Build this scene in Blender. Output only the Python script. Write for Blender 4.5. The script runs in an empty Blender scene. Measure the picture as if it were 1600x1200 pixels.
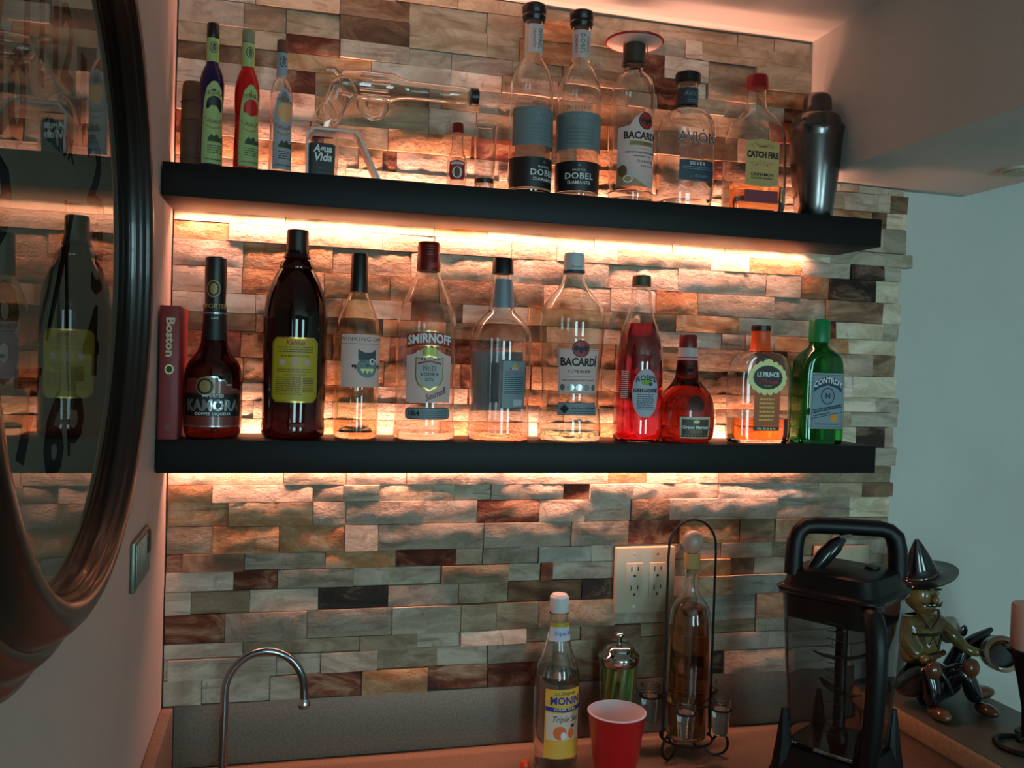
import bpy, bmesh, math, random
from mathutils import Vector, Matrix, noise
random.seed(11)
S = bpy.context.scene
C = S.collection
PI = math.pi
Z0 = 1.48            # height of the lower shelf's top above the floor; everything is built about it and lifted at the end

# ---------------------------------------------------------------- camera, world, lights, exposure
yaw, pitch, roll = 0.250997, -0.020502, 0.030749
cam_d = bpy.data.cameras.new('camera'); cam = bpy.data.objects.new('camera', cam_d); C.objects.link(cam)
cam_d.sensor_width = 36; cam_d.lens = 1393.265/1600*36; cam_d.clip_start = .02
fw = Vector((math.sin(yaw)*math.cos(pitch), math.cos(yaw)*math.cos(pitch), math.sin(pitch)))
r0 = Vector((math.cos(yaw), -math.sin(yaw), 0)); u0 = r0.cross(fw)
rr = math.cos(roll)*r0 + math.sin(roll)*u0; uu = -math.sin(roll)*r0 + math.cos(roll)*u0
cam.matrix_world = Matrix(((rr.x, uu.x, -fw.x, .1833), (rr.y, uu.y, -fw.y, -1.566), (rr.z, uu.z, -fw.z, .126), (0, 0, 0, 1)))
S.camera = cam
S.view_settings.view_transform = 'Standard'; S.view_settings.look = 'None'
S.view_settings.gamma = 1; S.view_settings.use_curve_mapping = False
S.view_settings.exposure = 0.0
cy = S.cycles
cy.max_bounces = 14; cy.transmission_bounces = 14; cy.glossy_bounces = 6; cy.diffuse_bounces = 4; cy.transparent_max_bounces = 16
cy.sample_clamp_indirect = 3.0; cy.caustics_refractive = True; cy.caustics_reflective = False
w = bpy.data.worlds.new('world'); S.world = w; w.use_nodes = True
w.node_tree.nodes['Background'].inputs[0].default_value = (.35, .55, .7, 1)
w.node_tree.nodes['Background'].inputs[1].default_value = .3

LED_COL = (1.0, .42, .28)
def area(name, loc, sx, sy, e, col, direction):
    d = bpy.data.lights.new(name, 'AREA'); d.shape = 'RECTANGLE'; d.size = sx; d.size_y = sy; d.energy = e; d.color = col; d.spread = math.radians(125)
    o = bpy.data.objects.new(name, d); C.objects.link(o); o.location = loc
    o.rotation_euler = Vector(direction).to_track_quat('-Z', 'Y').to_euler()
    return o
# warm strips in the slot between each shelf and the stone, one throwing up and one throwing down
for nm, zc, eu, ed, x1 in (('shelf_light_low', -.025, 2.5, 2.9, 1.17), ('shelf_light_high', .387, 3.5, 3.1, 1.17)):
    area(nm + '_up', ((x1+.01)/2, -.0135, zc+.017), x1-.01, .008, eu, LED_COL, (0, .12, 1))
    area(nm + '_down', ((x1+.01)/2, -.0135, zc-.017), x1-.01, .008, ed, LED_COL, (0, .12, -1))
WIN_E = 15.0          # daylight of the two windows behind the camera

# ---------------------------------------------------------------- helpers
def srgb(r, g, b):
    f = lambda c: (c/255/12.92 if c/255 <= .04045 else ((c/255+.055)/1.055)**2.4)
    return (f(r), f(g), f(b), 1)
MATS = {}
def mat(name, col, rough=.5, metal=0, trans=0, ior=1.5, emit=None, es=0, bump=None, coat=0, vary=None, spec=None, aniso=0):
    if name in MATS: return MATS[name]
    m = bpy.data.materials.new(name); m.use_nodes = True; nt = m.node_tree; b = nt.nodes['Principled BSDF']
    b.inputs['Base Color'].default_value = col; b.inputs['Roughness'].default_value = rough; b.inputs['Metallic'].default_value = metal
    b.inputs['Transmission Weight'].default_value = trans; b.inputs['IOR'].default_value = ior; b.inputs['Coat Weight'].default_value = coat
    b.inputs['Anisotropic'].default_value = aniso
    if spec is not None: b.inputs['Specular IOR Level'].default_value = spec
    if emit: b.inputs['Emission Color'].default_value = emit; b.inputs['Emission Strength'].default_value = es
    if bump or vary:
        tc = nt.nodes.new('ShaderNodeTexCoord')
    if bump:
        sc, st, dist = bump
        n = nt.nodes.new('ShaderNodeTexNoise'); n.inputs['Scale'].default_value = sc; n.inputs['Detail'].default_value = 5
        bp = nt.nodes.new('ShaderNodeBump'); bp.inputs['Strength'].default_value = st; bp.inputs['Distance'].default_value = dist
        nt.links.new(tc.outputs['Object'], n.inputs['Vector']); nt.links.new(n.outputs['Fac'], bp.inputs['Height']); nt.links.new(bp.outputs['Normal'], b.inputs['Normal'])
    if vary:
        col2, sc, stretch = vary
        mp = nt.nodes.new('ShaderNodeMapping'); mp.inputs['Scale'].default_value = stretch
        n = nt.nodes.new('ShaderNodeTexNoise'); n.inputs['Scale'].default_value = sc; n.inputs['Detail'].default_value = 6
        r = nt.nodes.new('ShaderNodeValToRGB'); r.color_ramp.elements[0].color = col; r.color_ramp.elements[1].color = col2
        r.color_ramp.elements[0].position = .35; r.color_ramp.elements[1].position = .65
        nt.links.new(tc.outputs['Object'], mp.inputs['Vector']); nt.links.new(mp.outputs['Vector'], n.inputs['Vector'])
        nt.links.new(n.outputs['Fac'], r.inputs['Fac']); nt.links.new(r.outputs['Color'], b.inputs['Base Color'])
    MATS[name] = m; return m
def glass(name, col, rough=.0, ior=1.5): return mat(name, col, rough, 0, 1, ior)

def tag(o, label=None, cat=None, group=None, kind=None):
    for k, v in (('label', label), ('category', cat), ('group', group), ('kind', kind)):
        if v: o[k] = v
    return o
def empty(name, loc, label, cat, group=None, rz=0):
    o = bpy.data.objects.new(name, None); C.objects.link(o); o.location = loc; o.rotation_euler = (0, 0, rz); o.empty_display_size = .03
    return tag(o, label, cat, group)
def mesh_obj(name, verts, faces, m, parent=None, loc=(0, 0, 0), smooth=True, angle=35, mats=None, mi=None):
    me = bpy.data.meshes.new(name); me.from_pydata([tuple(v) for v in verts], [], faces)
    bm = bmesh.new(); bm.from_mesh(me); bmesh.ops.recalc_face_normals(bm, faces=bm.faces); bm.to_mesh(me); bm.free()
    for x in (mats or [m]): me.materials.append(x)
    if mi: me.polygons.foreach_set('material_index', mi)
    if smooth:
        me.polygons.foreach_set('use_smooth', [True]*len(me.polygons)); me.set_sharp_from_angle(angle=math.radians(angle))
    o = bpy.data.objects.new(name, me); C.objects.link(o); o.parent = parent; o.location = loc
    return o
class MB:
    """collects solids into one mesh"""
    def __init__(s): s.v = []; s.f = []; s.mi = []
    def add(s, v, f, mi=0):
        k = len(s.v); s.v += [tuple(p) for p in v]; s.f += [tuple(i+k for i in q) for q in f]; s.mi += [mi]*len(f); return s
    def box(s, x0, x1, y0, y1, z0, z1, b=0, mi=0, M=None):
        bm = bmesh.new(); bmesh.ops.create_cube(bm, size=1)
        for q in bm.verts: q.co = Vector(((x0+x1)/2+q.co.x*(x1-x0), (y0+y1)/2+q.co.y*(y1-y0), (z0+z1)/2+q.co.z*(z1-z0)))
        if b: bmesh.ops.bevel(bm, geom=bm.edges[:], offset=b, segments=2, affect='EDGES', profile=.5)
        if M: bmesh.ops.transform(bm, matrix=M, verts=bm.verts)
        s.add([q.co[:] for q in bm.verts], [[q.index for q in f.verts] for f in bm.faces], mi) if not bm.verts.index_update() else 0
        bm.free(); return s
    def tube(s, pts, r, seg=10, closed=False, mi=0, cap=True):
        pts = [Vector(p) for p in pts]; n = len(pts); R = r if isinstance(r, (list, tuple)) else [r]*n
        v = []; f = []; prev = None
        for i, p in enumerate(pts):
            a = pts[(i-1) % n] if (closed or i > 0) else p; b = pts[(i+1) % n] if (closed or i < n-1) else p
            t = (b-a).normalized()
            if prev is None:
                prev = t.orthogonal().normalized()
            prev = (prev - t*prev.dot(t)).normalized(); q = t.cross(prev)
            for k in range(seg):
                an = 2*PI*k/seg; v.append(p + R[i]*(math.cos(an)*prev + math.sin(an)*q))
        m = n if closed else n-1
        for i in range(m):
            for k in range(seg):
                f.append((i*seg+k, i*seg+(k+1) % seg, ((i+1) % n)*seg+(k+1) % seg, ((i+1) % n)*seg+k))
        if not closed and cap:
            f.append(tuple(range(seg))[::-1]); f.append(tuple((n-1)*seg+k for k in range(seg)))
        return s.add(v, f, mi)
    def rings(s, prof, seg=40, c=(0, 0), close=True, mi=0):
        v, f = ringmesh(prof, seg, close); return s.add([(x+c[0], y+c[1], z) for x, y, z in v], f, mi)
    def build(s, name, m, parent=None, loc=(0, 0, 0), smooth=True, angle=35, mats=None):
        return mesh_obj(name, s.v, s.f, m, parent, loc, smooth, angle, mats, s.mi if mats else None)
def se(t, rx, ry, n):
    c, q = math.cos(t), math.sin(t)
    return (rx*math.copysign(abs(c)**(2/n), c), ry*math.copysign(abs(q)**(2/n), q))
def warp(k, N, n):
    """ring parameter, denser near the axes for squarish sections so the flats are well covered"""
    q = 4*k/N; i = int(q); v = q-i; p = max(1, n/2)
    v = .5*(2*v)**p if v < .5 else 1-.5*(2*(1-v))**p
    return (i+v)*PI/2
def norm_prof(prof):
    return [(p[0], p[1], p[1], 2) if len(p) == 2 else tuple(p) for p in prof]
def ringmesh(prof, seg=40, close=True):
    """prof: (z, r) or (z, rx, ry, n) from bottom to top; closed with centre fans at both ends"""
    prof = norm_prof(prof); v = []; f = []; nm = min(3.2, max(q[3] for q in prof))
    for z, rx, ry, n in prof:
        for k in range(seg):
            x, y = se(warp(k, seg, nm), rx, ry, n); v.append((x, y, z))
    for i in range(len(prof)-1):
        for k in range(seg):
            f.append((i*seg+k, i*seg+(k+1) % seg, (i+1)*seg+(k+1) % seg, (i+1)*seg+k))
    if close:
        a = len(v); v.append((0, 0, prof[0][0])); v.append((0, 0, prof[-1][0])); L = (len(prof)-1)*seg
        for k in range(seg):
            f.append((a, (k+1) % seg, k)); f.append((a+1, L+k, L+(k+1) % seg))
    return v, f
def smooth_prof(p, it=1):
    """one Chaikin pass over the middle of a profile so shoulders are round"""
    p = norm_prof(p)
    for _ in range(it):
        q = [p[0]]
        for a, b in zip(p, p[1:]):
            q.append(tuple(.75*x+.25*y for x, y in zip(a, b))); q.append(tuple(.25*x+.75*y for x, y in zip(a, b)))
        q.append(p[-1]); p = q
    return p
def shell(prof, t=.0022, base=.005, seg=48, top=None):
    """closed glass shell: outside up, inside down"""
    prof = norm_prof(prof); z0 = prof[0][0]
    inner = [(max(z, z0+base), max(rx-t, .001), max(ry-t, .001), n) for z, rx, ry, n in prof]
    inner = [q for i, q in enumerate(inner) if prof[i][0] >= z0+base*.5]
    full = prof + inner[::-1]
    return ringmesh(full, seg), inner
def sec_at(prof, z):
    prof = norm_prof(prof)
    for a, b in zip(prof, prof[1:]):
        if a[0] <= z <= b[0] and b[0] > a[0]:
            t = (z-a[0])/(b[0]-a[0]); return tuple(x+(y-x)*t for x, y in zip(a[1:], b[1:]))
    return prof[0][1:] if z < prof[0][0] else prof[-1][1:]
class Surf:
    """front skin of a bottle: u metres round from the direction rot (degrees from -y towards +x), z height"""
    def __init__(s, prof, zref, rot=0, lift=.0004):
        s.p = norm_prof(prof); s.rot = math.radians(rot); s.lift = lift; rx, ry, n = sec_at(s.p, zref)
        s.T = []; acc = 0; last = None; N = 720
        s.round = abs(rx-ry) < 1e-6 and n == 2; s.R = rx
        for k in range(N+1):
            t = -3*PI/2 + warp(k, N, n)
            q = Vector(se(t, rx, ry, n)); acc += (q-last).length if last else 0; last = q; s.T.append((acc, t))
        mid = s.T[N//2][0]; s.T = [(a-mid, t) for a, t in s.T]
    def t_of(s, u):
        T = s.T; lo, hi = 0, len(T)-1
        while hi-lo > 1:
            m = (lo+hi)//2
            if T[m][0] <= u: lo = m
            else: hi = m
        a, b = T[lo], T[hi]; return a[1]+(b[1]-a[1])*(u-a[0])/max(1e-9, b[0]-a[0])
    def at(s, u, z, h=0):
        rx, ry, n = sec_at(s.p, z); h += s.lift
        if s.round:
            a = u/s.R + s.rot - PI/2; return Vector(((rx+h)*math.cos(a), (rx+h)*math.sin(a), z))
        t = s.t_of(u); x, y = se(t, rx, ry, n); ct, st_ = abs(math.cos(t)), abs(math.sin(t)); nx, ny = math.copysign(ct**(2-2/n)/rx, math.cos(t)), math.copysign(st_**(2-2/n)/ry, math.sin(t)); L = math.hypot(nx, ny) or 1
        return Vector((x+nx/L*h, y+ny/L*h, z))
def patch(parent, name, sf, u0, u1, bot, top, m, nu=14, nz=3, h=0, label=None):
    """a label skin; bot and top are heights or functions of s in 0..1"""
    v = []; f = []
    fb = bot if callable(bot) else (lambda s: bot); ft = top if callable(top) else (lambda s: top)
    for i in range(nu+1):
        s_ = i/nu; u = u0+(u1-u0)*s_
        for j in range(nz+1):
            z = fb(s_)+(ft(s_)-fb(s_))*j/nz; v.append(sf.at(u, z, h))
    for i in range(nu):
        for j in range(nz):
            a = i*(nz+1)+j; f.append((a, a+nz+1, a+nz+2, a+1))
    me = bpy.data.meshes.new(name); me.from_pydata([tuple(q) for q in v], [], f); me.materials.append(m)
    me.polygons.foreach_set('use_smooth', [True]*len(f))
    o = bpy.data.objects.new(name, me); C.objects.link(o); o.parent = parent
    if label: o['label'] = label
    return o
def ellipse_fn(zc, hz): return (lambda s: zc-hz*math.sqrt(max(0, 1-(2*s-1)**2)), lambda s: zc+hz*math.sqrt(max(0, 1-(2*s-1)**2)))
def oval(parent, name, sf, uc, ru, zc, rz, m, h=.0003, nu=16):
    b, t = ellipse_fn(zc, rz); return patch(parent, name, sf, uc-ru, uc+ru, b, t, m, nu, 2, h)
def text_geo(s, size, bold=0, shear=0, sx=1, spacing=1, align='CENTER', depth=.00015):
    cu = bpy.data.curves.new('lettering', 'FONT'); cu.body = s; cu.size = size; cu.align_x = align; cu.align_y = 'CENTER'
    cu.offset = bold*size; cu.shear = shear; cu.space_character = spacing; cu.resolution_u = 2; cu.extrude = depth
    ob = bpy.data.objects.new('lettering', cu); me = bpy.data.meshes.new_from_object(ob)
    vs = [Vector((v.co.x*sx, v.co.y, v.co.z)) for v in me.vertices]; fs = [tuple(p.vertices) for p in me.polygons]
    bpy.data.objects.remove(ob); bpy.data.meshes.remove(me); bpy.data.curves.remove(cu)
    return vs, fs
def write(parent, sf, s, u, z, size, m, bold=.02, shear=0, sx=1, spacing=1, h=.0005, rot=0, arc=0, name='lettering'):
    """letters bent onto a skin; rot turns them in the skin, arc lifts the middle of the line"""
    vs, fs = text_geo(s, size, bold, shear, sx, spacing); c, q = math.cos(math.radians(rot)), math.sin(math.radians(rot))
    out = []
    for v in vs:
        x, y = v.x*c - v.y*q, v.x*q + v.y*c
        out.append(sf.at(u+x, z+y-arc*x*x, h+v.z))
    me = bpy.data.meshes.new(name); me.from_pydata([tuple(p) for p in out], [], fs); me.materials.append(m)
    o = bpy.data.objects.new(name, me); C.objects.link(o); o.parent = parent; return o
def small_print(parent, sf, u, w_, ztop, rows, step, m, h=.0004, name='small_print', seed=3):
    """lines too small to read: short printed dashes"""
    rnd = random.Random(seed); v = []; f = []
    for r in range(rows):
        x = u-w_/2; z = ztop-r*step
        while x < u+w_/2-.001:
            L = rnd.uniform(.0015, .006); x1 = min(x+L, u+w_/2)
            k = len(v); v += [sf.at(x, z, h), sf.at(x1, z, h), sf.at(x1, z+step*.42, h), sf.at(x, z+step*.42, h)]; f.append((k, k+1, k+2, k+3))
            x = x1+.0009
    me = bpy.data.meshes.new(name); me.from_pydata([tuple(p) for p in v], [], f); me.materials.append(m)
    o = bpy.data.objects.new(name, me); C.objects.link(o); o.parent = parent; return o
def split_prof(prof, zc):
    lo = [p for p in prof if p[0] < zc]; hi = [p for p in prof if p[0] >= zc]; return lo, hi
def flask(prof, kx, ky, n, rmax, neck=.024):
    """turn a silhouette into a flat section: wide parts take kx*r by ky*r with exponent n, the neck stays round"""
    out = []
    for z, r in prof:
        t = max(0, min(1, (r-neck)/(rmax-neck))); t = t*t*(3-2*t)
        out.append((z, r*(1+(kx-1)*t), r*(1+(ky-1)*t), 2+(n-2)*min(1, t*1.6)))
    return out
def base_prof(p):
    """start a profile at exactly z 0"""
    p = [tuple(q) for q in p]; p[0] = (0,)+p[0][1:]; return [q for i, q in enumerate(p) if i == 0 or q[0] > .0008]
def bottle(name, loc, label, prof, zc, gmat, capmat, group=None, solid=False, liquid=None, level=0, t=.0022, sm=True, seg=48, capname='cap', neck_r=None, base=.006):
    root = empty(name, loc, label, 'bottle', group)
    lo, hi = split_prof(norm_prof(base_prof(prof)), zc)
    nr = (neck_r or min(lo[-1][1], hi[0][1]))-.0012 if hi else 0
    body = smooth_prof(lo, 1) if sm else lo
    if hi: body = body + [(zc, nr, nr, 2), (zc+.012, nr, nr, 2)]
    if solid: v, f = ringmesh(body, seg); inner = None
    else: (v, f), inner = shell(body, t, base, seg)
    mesh_obj('body', v, f, gmat, root)
    if liquid:
        ip = [q for q in inner if q[0] < level]
        if ip[0][0] < level:
            s = sec_at(inner, level); ip = ip + [(level,)+tuple(s)]
        ip = [(z, rx-.0003, ry-.0003, n) for z, rx, ry, n in ip]; ip[0] = (ip[0][0]+.0003,)+ip[0][1:]
        ip[0] = (ip[0][0],)+ip[0][1:]
        v, f = ringmesh(ip, seg); mesh_obj('liquid', v, f, liquid, root)
    if hi:
        hi = [(zc+.0004,)+tuple(hi[0][1:])] + [q for q in hi[1:]]
        v, f = ringmesh(hi, 36); mesh_obj(capname, v, f, capmat, root, angle=30)
    root['_'] = 0; del root['_']
    return root, body

# ---------------------------------------------------------------- the room
M_wall = mat('wall_paint', srgb(202, 200, 192), .75, bump=(260, .25, .002), vary=(srgb(194, 192, 185), 3, (1, 1, 1)))
M_ceil = mat('ceiling_paint', srgb(205, 202, 195), .85, bump=(180, .2, .002))
M_dark = mat('gap_mortar', srgb(52, 42, 34), .9)
def plain(name, box, m, kind='structure', b=0):
    x0, x1, y0, y1, z0, z1 = box
    o = MB().box(x0, x1, y0, y1, z0, z1, b).build(name, m); return tag(o, kind=kind)
XR = 1.552; CE = .777; FL = -Z0
plain('wall_left', (-.12, 0, -3.9, .16, FL, CE+.1), mat('wall_paint_strip_tint', srgb(192, 170, 160), .78, bump=(260, .3, .002), vary=(srgb(184, 163, 154), 3, (1, 1, 1))))  # pink cast of the shelf strips is put into this wall's paint
wb = plain('wall_back', (0, 3.5, .024, .16, FL, CE+.1), M_wall)
plain('wall_far_right', (3.5, 3.62, -3.9, .16, FL, CE+.1), M_wall)
plain('floor', (-.12, 3.62, -4.02, .16, FL-.05, FL), mat('floor_boards', srgb(110, 84, 62), .5, vary=(srgb(86, 62, 44), 4, (1, 12, 1))))
plain('ceiling', (0, 3.5, -3.9, .024, CE, CE+.08), M_ceil)
# rear wall with the two tall windows that give the daylight
rear = MB(); ry0, ry1 = -4.02, -3.9; WZ0, WZ1 = -.75, .58; WX = ((.12, .78), (1.75, 2.45))
rear.box(-.12, .12, ry0, ry1, FL, CE+.1).box(.78, 1.75, ry0, ry1, FL, CE+.1).box(2.45, 3.62, ry0, ry1, FL, CE+.1)
for a, b_ in WX: rear.box(a, b_, ry0, ry1, WZ1, CE+.1).box(a, b_, ry0, ry1, FL, WZ0)
tag(rear.build('wall_rear', M_wall), kind='structure')
M_day = mat('daylight_glass', (0.05, .06, .07, 1), .3, emit=(.46, .79, .86, 1), es=WIN_E)
M_frame = mat('white_vinyl', srgb(215, 215, 212), .4)
for k, (a, b_) in enumerate(WX):
    d = MB()
    for p_, q_ in ((a, a+.05), (b_-.05, b_)): d.box(p_, q_, -3.97, -3.9, WZ0, WZ1, .004)
    for z in (WZ0, WZ1-.05, -.10): d.box(a+.05, b_-.05, -3.97, -3.9, z, z+.05, .004)
    do = tag(d.build('window_%d' % (k+1), M_frame), kind='structure')
    MB().box(a+.05, b_-.05, -3.955, -3.935, WZ0+.05, -.10).build('pane', M_day, do); MB().box(a+.05, b_-.05, -3.955, -3.935, -.05, WZ1-.05).build('pane', M_day, do)
# boxed-in duct under the ceiling, right of the stone
duct = plain('trim_1', (1.17, XR, -1.4, .024, .509, CE), M_wall)
lr = MB(); lr.rings([(0, .034), (.004, .034), (.004, .026)], 32, close=False)
lr.rings([(-.0002, .026), (.010, .026)], 32); lt = empty('recessed_light', (1.462, -.22, .504), 'small unlit round recessed light in the underside of the duct', 'light')
MB().rings([(0, .034), (.005, .034)], 32).build('trim_ring', mat('ring_cream', srgb(190, 184, 165), .5), lt)
MB().rings([(-.003, .026), (-.0002, .026)], 32).build('lens', mat('lens_cream', srgb(160, 156, 120), .4), lt)

# ---------------------------------------------------------------- split-face stone
TONES = {  # low, mid, high colours
 'p': ((186, 166, 138), (212, 196, 168), (228, 216, 194)), 'w': ((190, 166, 146), (214, 194, 174), (232, 218, 202)),
 't': ((152, 130, 106), (178, 158, 132), (198, 180, 156)), 'g': ((148, 134, 116), (174, 160, 142), (196, 182, 164)),
 'u': ((146, 144, 136), (168, 164, 154), (186, 180, 168)), 'l': ((118, 102, 80), (146, 130, 104), (170, 152, 126)),
 'b': ((92, 66, 48), (128, 98, 74), (158, 132, 104)), 'o': ((168, 110, 70), (196, 146, 102), (214, 182, 146)),
 'r': ((74, 30, 18), (122, 60, 38), (190, 150, 118)), 'k': ((28, 20, 17), (54, 38, 30), (150, 120, 96))}
def stone_mat(t, rough):
    nm = 'stone_' + {'p': 'cream', 'w': 'rose', 't': 'tan', 'g': 'grey_green', 'u': 'blue_grey', 'l': 'olive', 'b': 'brown', 'o': 'ochre', 'r': 'rust', 'k': 'black'}[t] + ('_split' if rough else '_honed')
    if nm in MATS: return MATS[nm]
    m = bpy.data.materials.new(nm); m.use_nodes = True; nt = m.node_tree; N = nt.nodes; L = nt.links; b = N['Principled BSDF']; b.inputs['Roughness'].default_value = .78
    tc = N.new('ShaderNodeTexCoord'); oi = N.new('ShaderNodeObjectInfo')
    ad = N.new('ShaderNodeVectorMath'); ad.operation = 'MULTIPLY_ADD'; ad.inputs[1].default_value = (7.3, 3.1, 5.7)
    cb = N.new('ShaderNodeCombineXYZ')
    for i in range(3): L.new(oi.outputs['Random'], cb.inputs[i])
    L.new(cb.outputs[0], ad.inputs[0]); L.new(tc.outputs['Object'], ad.inputs[2])
    mp = N.new('ShaderNodeMapping'); mp.inputs['Scale'].default_value = (9, 20, 21); mp.inputs['Rotation'].default_value = (0, .3, 0); L.new(ad.outputs[0], mp.inputs[0])
    n1 = N.new('ShaderNodeTexNoise'); n1.inputs['Scale'].default_value = 1.0; n1.inputs['Detail'].default_value = 8; n1.inputs['Roughness'].default_value = .68; n1.inputs['Distortion'].default_value = 1.1
    L.new(mp.outputs[0], n1.inputs['Vector'])
    r = N.new('ShaderNodeValToRGB'); c = TONES[t]; r.color_ramp.elements[0].color = srgb(*c[0]); r.color_ramp.elements[0].position = .38
    r.color_ramp.elements[1].color = srgb(*c[2]); r.color_ramp.elements[1].position = .62 if t not in 'rk' else .68; e = r.color_ramp.elements.new(.5); e.color = srgb(*c[1]); L.new(n1.outputs['Fac'], r.inputs[0])
    # iron stains and dark veins
    n2 = N.new('ShaderNodeTexNoise'); n2.inputs['Scale'].default_value = 17; n2.inputs['Detail'].default_value = 6; n2.inputs['Distortion'].default_value = 2.2; L.new(ad.outputs[0], n2.inputs['Vector'])
    r2 = N.new('ShaderNodeValToRGB'); r2.color_ramp.elements[0].position = .62; r2.color_ramp.elements[1].position = .78; r2.color_ramp.elements[0].color = (0, 0, 0, 1)
    r2.color_ramp.elements[1].color = (.6, .6, .6, 1); L.new(n2.outputs['Fac'], r2.inputs[0])
    mx = N.new('ShaderNodeMixRGB'); mx.inputs[2].default_value = srgb(120, 62, 32) if t not in 'rk' else srgb(36, 22, 18); L.new(r2.outputs[0], mx.inputs[0]); L.new(r.outputs[0], mx.inputs[1])
    wv = N.new('ShaderNodeTexNoise'); wv.inputs['Scale'].default_value = 1; wv.inputs['Detail'].default_value = 4; wv.inputs['Distortion'].default_value = 1.5
    mp2 = N.new('ShaderNodeMapping'); mp2.inputs['Scale'].default_value = (6, 20, 55); mp2.inputs['Rotation'].default_value = (0, .12, 0); L.new(ad.outputs[0], mp2.inputs[0]); L.new(mp2.outputs[0], wv.inputs['Vector'])
    r3 = N.new('ShaderNodeValToRGB'); r3.color_ramp.elements[0].position = .33; r3.color_ramp.elements[1].position = .41; r3.color_ramp.elements[0].color = (.4, .4, .4, 1); r3.color_ramp.elements[1].color = (0, 0, 0, 1)
    L.new(wv.outputs['Fac'], r3.inputs[0]); mx2 = N.new('ShaderNodeMixRGB'); mx2.inputs[2].default_value = srgb(96, 66, 46) if t not in 'rk' else srgb(30, 18, 14)
    L.new(r3.outputs[0], mx2.inputs[0]); L.new(mx.outputs[0], mx2.inputs[1]); L.new(mx2.outputs[0], b.inputs['Base Color'])
    n4 = N.new('ShaderNodeTexNoise'); n4.inputs['Scale'].default_value = 120 if rough else 150; n4.inputs['Detail'].default_value = 8; n4.inputs['Roughness'].default_value = .68
    mp4 = N.new('ShaderNodeMapping'); mp4.inputs['Scale'].default_value = (.8, 1, 1.25); L.new(ad.outputs[0], mp4.inputs[0]); L.new(mp4.outputs[0], n4.inputs['Vector'])
    bp = N.new('ShaderNodeBump'); bp.inputs['Strength'].default_value = 1.0 if rough else .45; bp.inputs['Distance'].default_value = .009 if rough else .003
    L.new(n4.outputs['Fac'], bp.inputs['Height']); L.new(bp.outputs[0], b.inputs['Normal'])
    MATS[nm] = m; return m
def stone_geo(w_, h_, rough, rnd, proud):
    """one stone about its own centre: front at y = -proud (uneven), back at y 0"""
    nx = max(4, min(20, int(w_/.011))) if rough else max(2, int(w_/.05)); nz = max(3, int(h_/.010)) if rough else 2
    g = .0005; x0, x1, z0, z1 = -w_/2+g, w_/2-g, -h_/2+g, h_/2-g; ch = .0016 if rough else .0007
    sx, sz = rnd.uniform(0, 50), rnd.uniform(0, 50); tilt = rnd.uniform(-.0022, .0022); tiltx = rnd.uniform(-.0022, .0022); v = []; f = []
    def xs(i): return x0+(x1-x0)*i/nx
    def zs(j): return z0+(z1-z0)*j/nz
    for i in range(nx+1):
        for j in range(nz+1):
            x, z = xs(i), zs(j); e = i in (0, nx) or j in (0, nz)
            d = proud + tilt*2*z/h_ + tiltx*2*x/w_
            if rough:
                a = noise.noise(Vector((x*34+sx, z*48+sz, 0)))*.0024 + noise.noise(Vector((x*90+sx, z*105+sz, 3)))*.0022
                d += a if not e else a*.45-ch
                if not e: x += rnd.uniform(-.2, .2)*(x1-x0)/nx; z += rnd.uniform(-.2, .2)*(z1-z0)/nz
            elif e: d -= ch*0
            v.append((x, -d, z))
    def id_(i, j): return i*(nz+1)+j
    for i in range(nx):
        for j in range(nz): f.append((id_(i, j), id_(i+1, j), id_(i+1, j+1), id_(i, j+1)))
    loop = [id_(i, 0) for i in range(nx+1)] + [id_(nx, j) for j in range(1, nz+1)] + [id_(i, nz) for i in range(nx-1, -1, -1)] + [id_(0, j) for j in range(nz-1, 0, -1)]
    k = len(v)
    for q in loop: v.append((v[q][0], 0, v[q][2]))
    n = len(loop)
    for i in range(n): f.append((loop[i], k+i, k+(i+1) % n, loop[(i+1) % n]))
    return v, f
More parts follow.
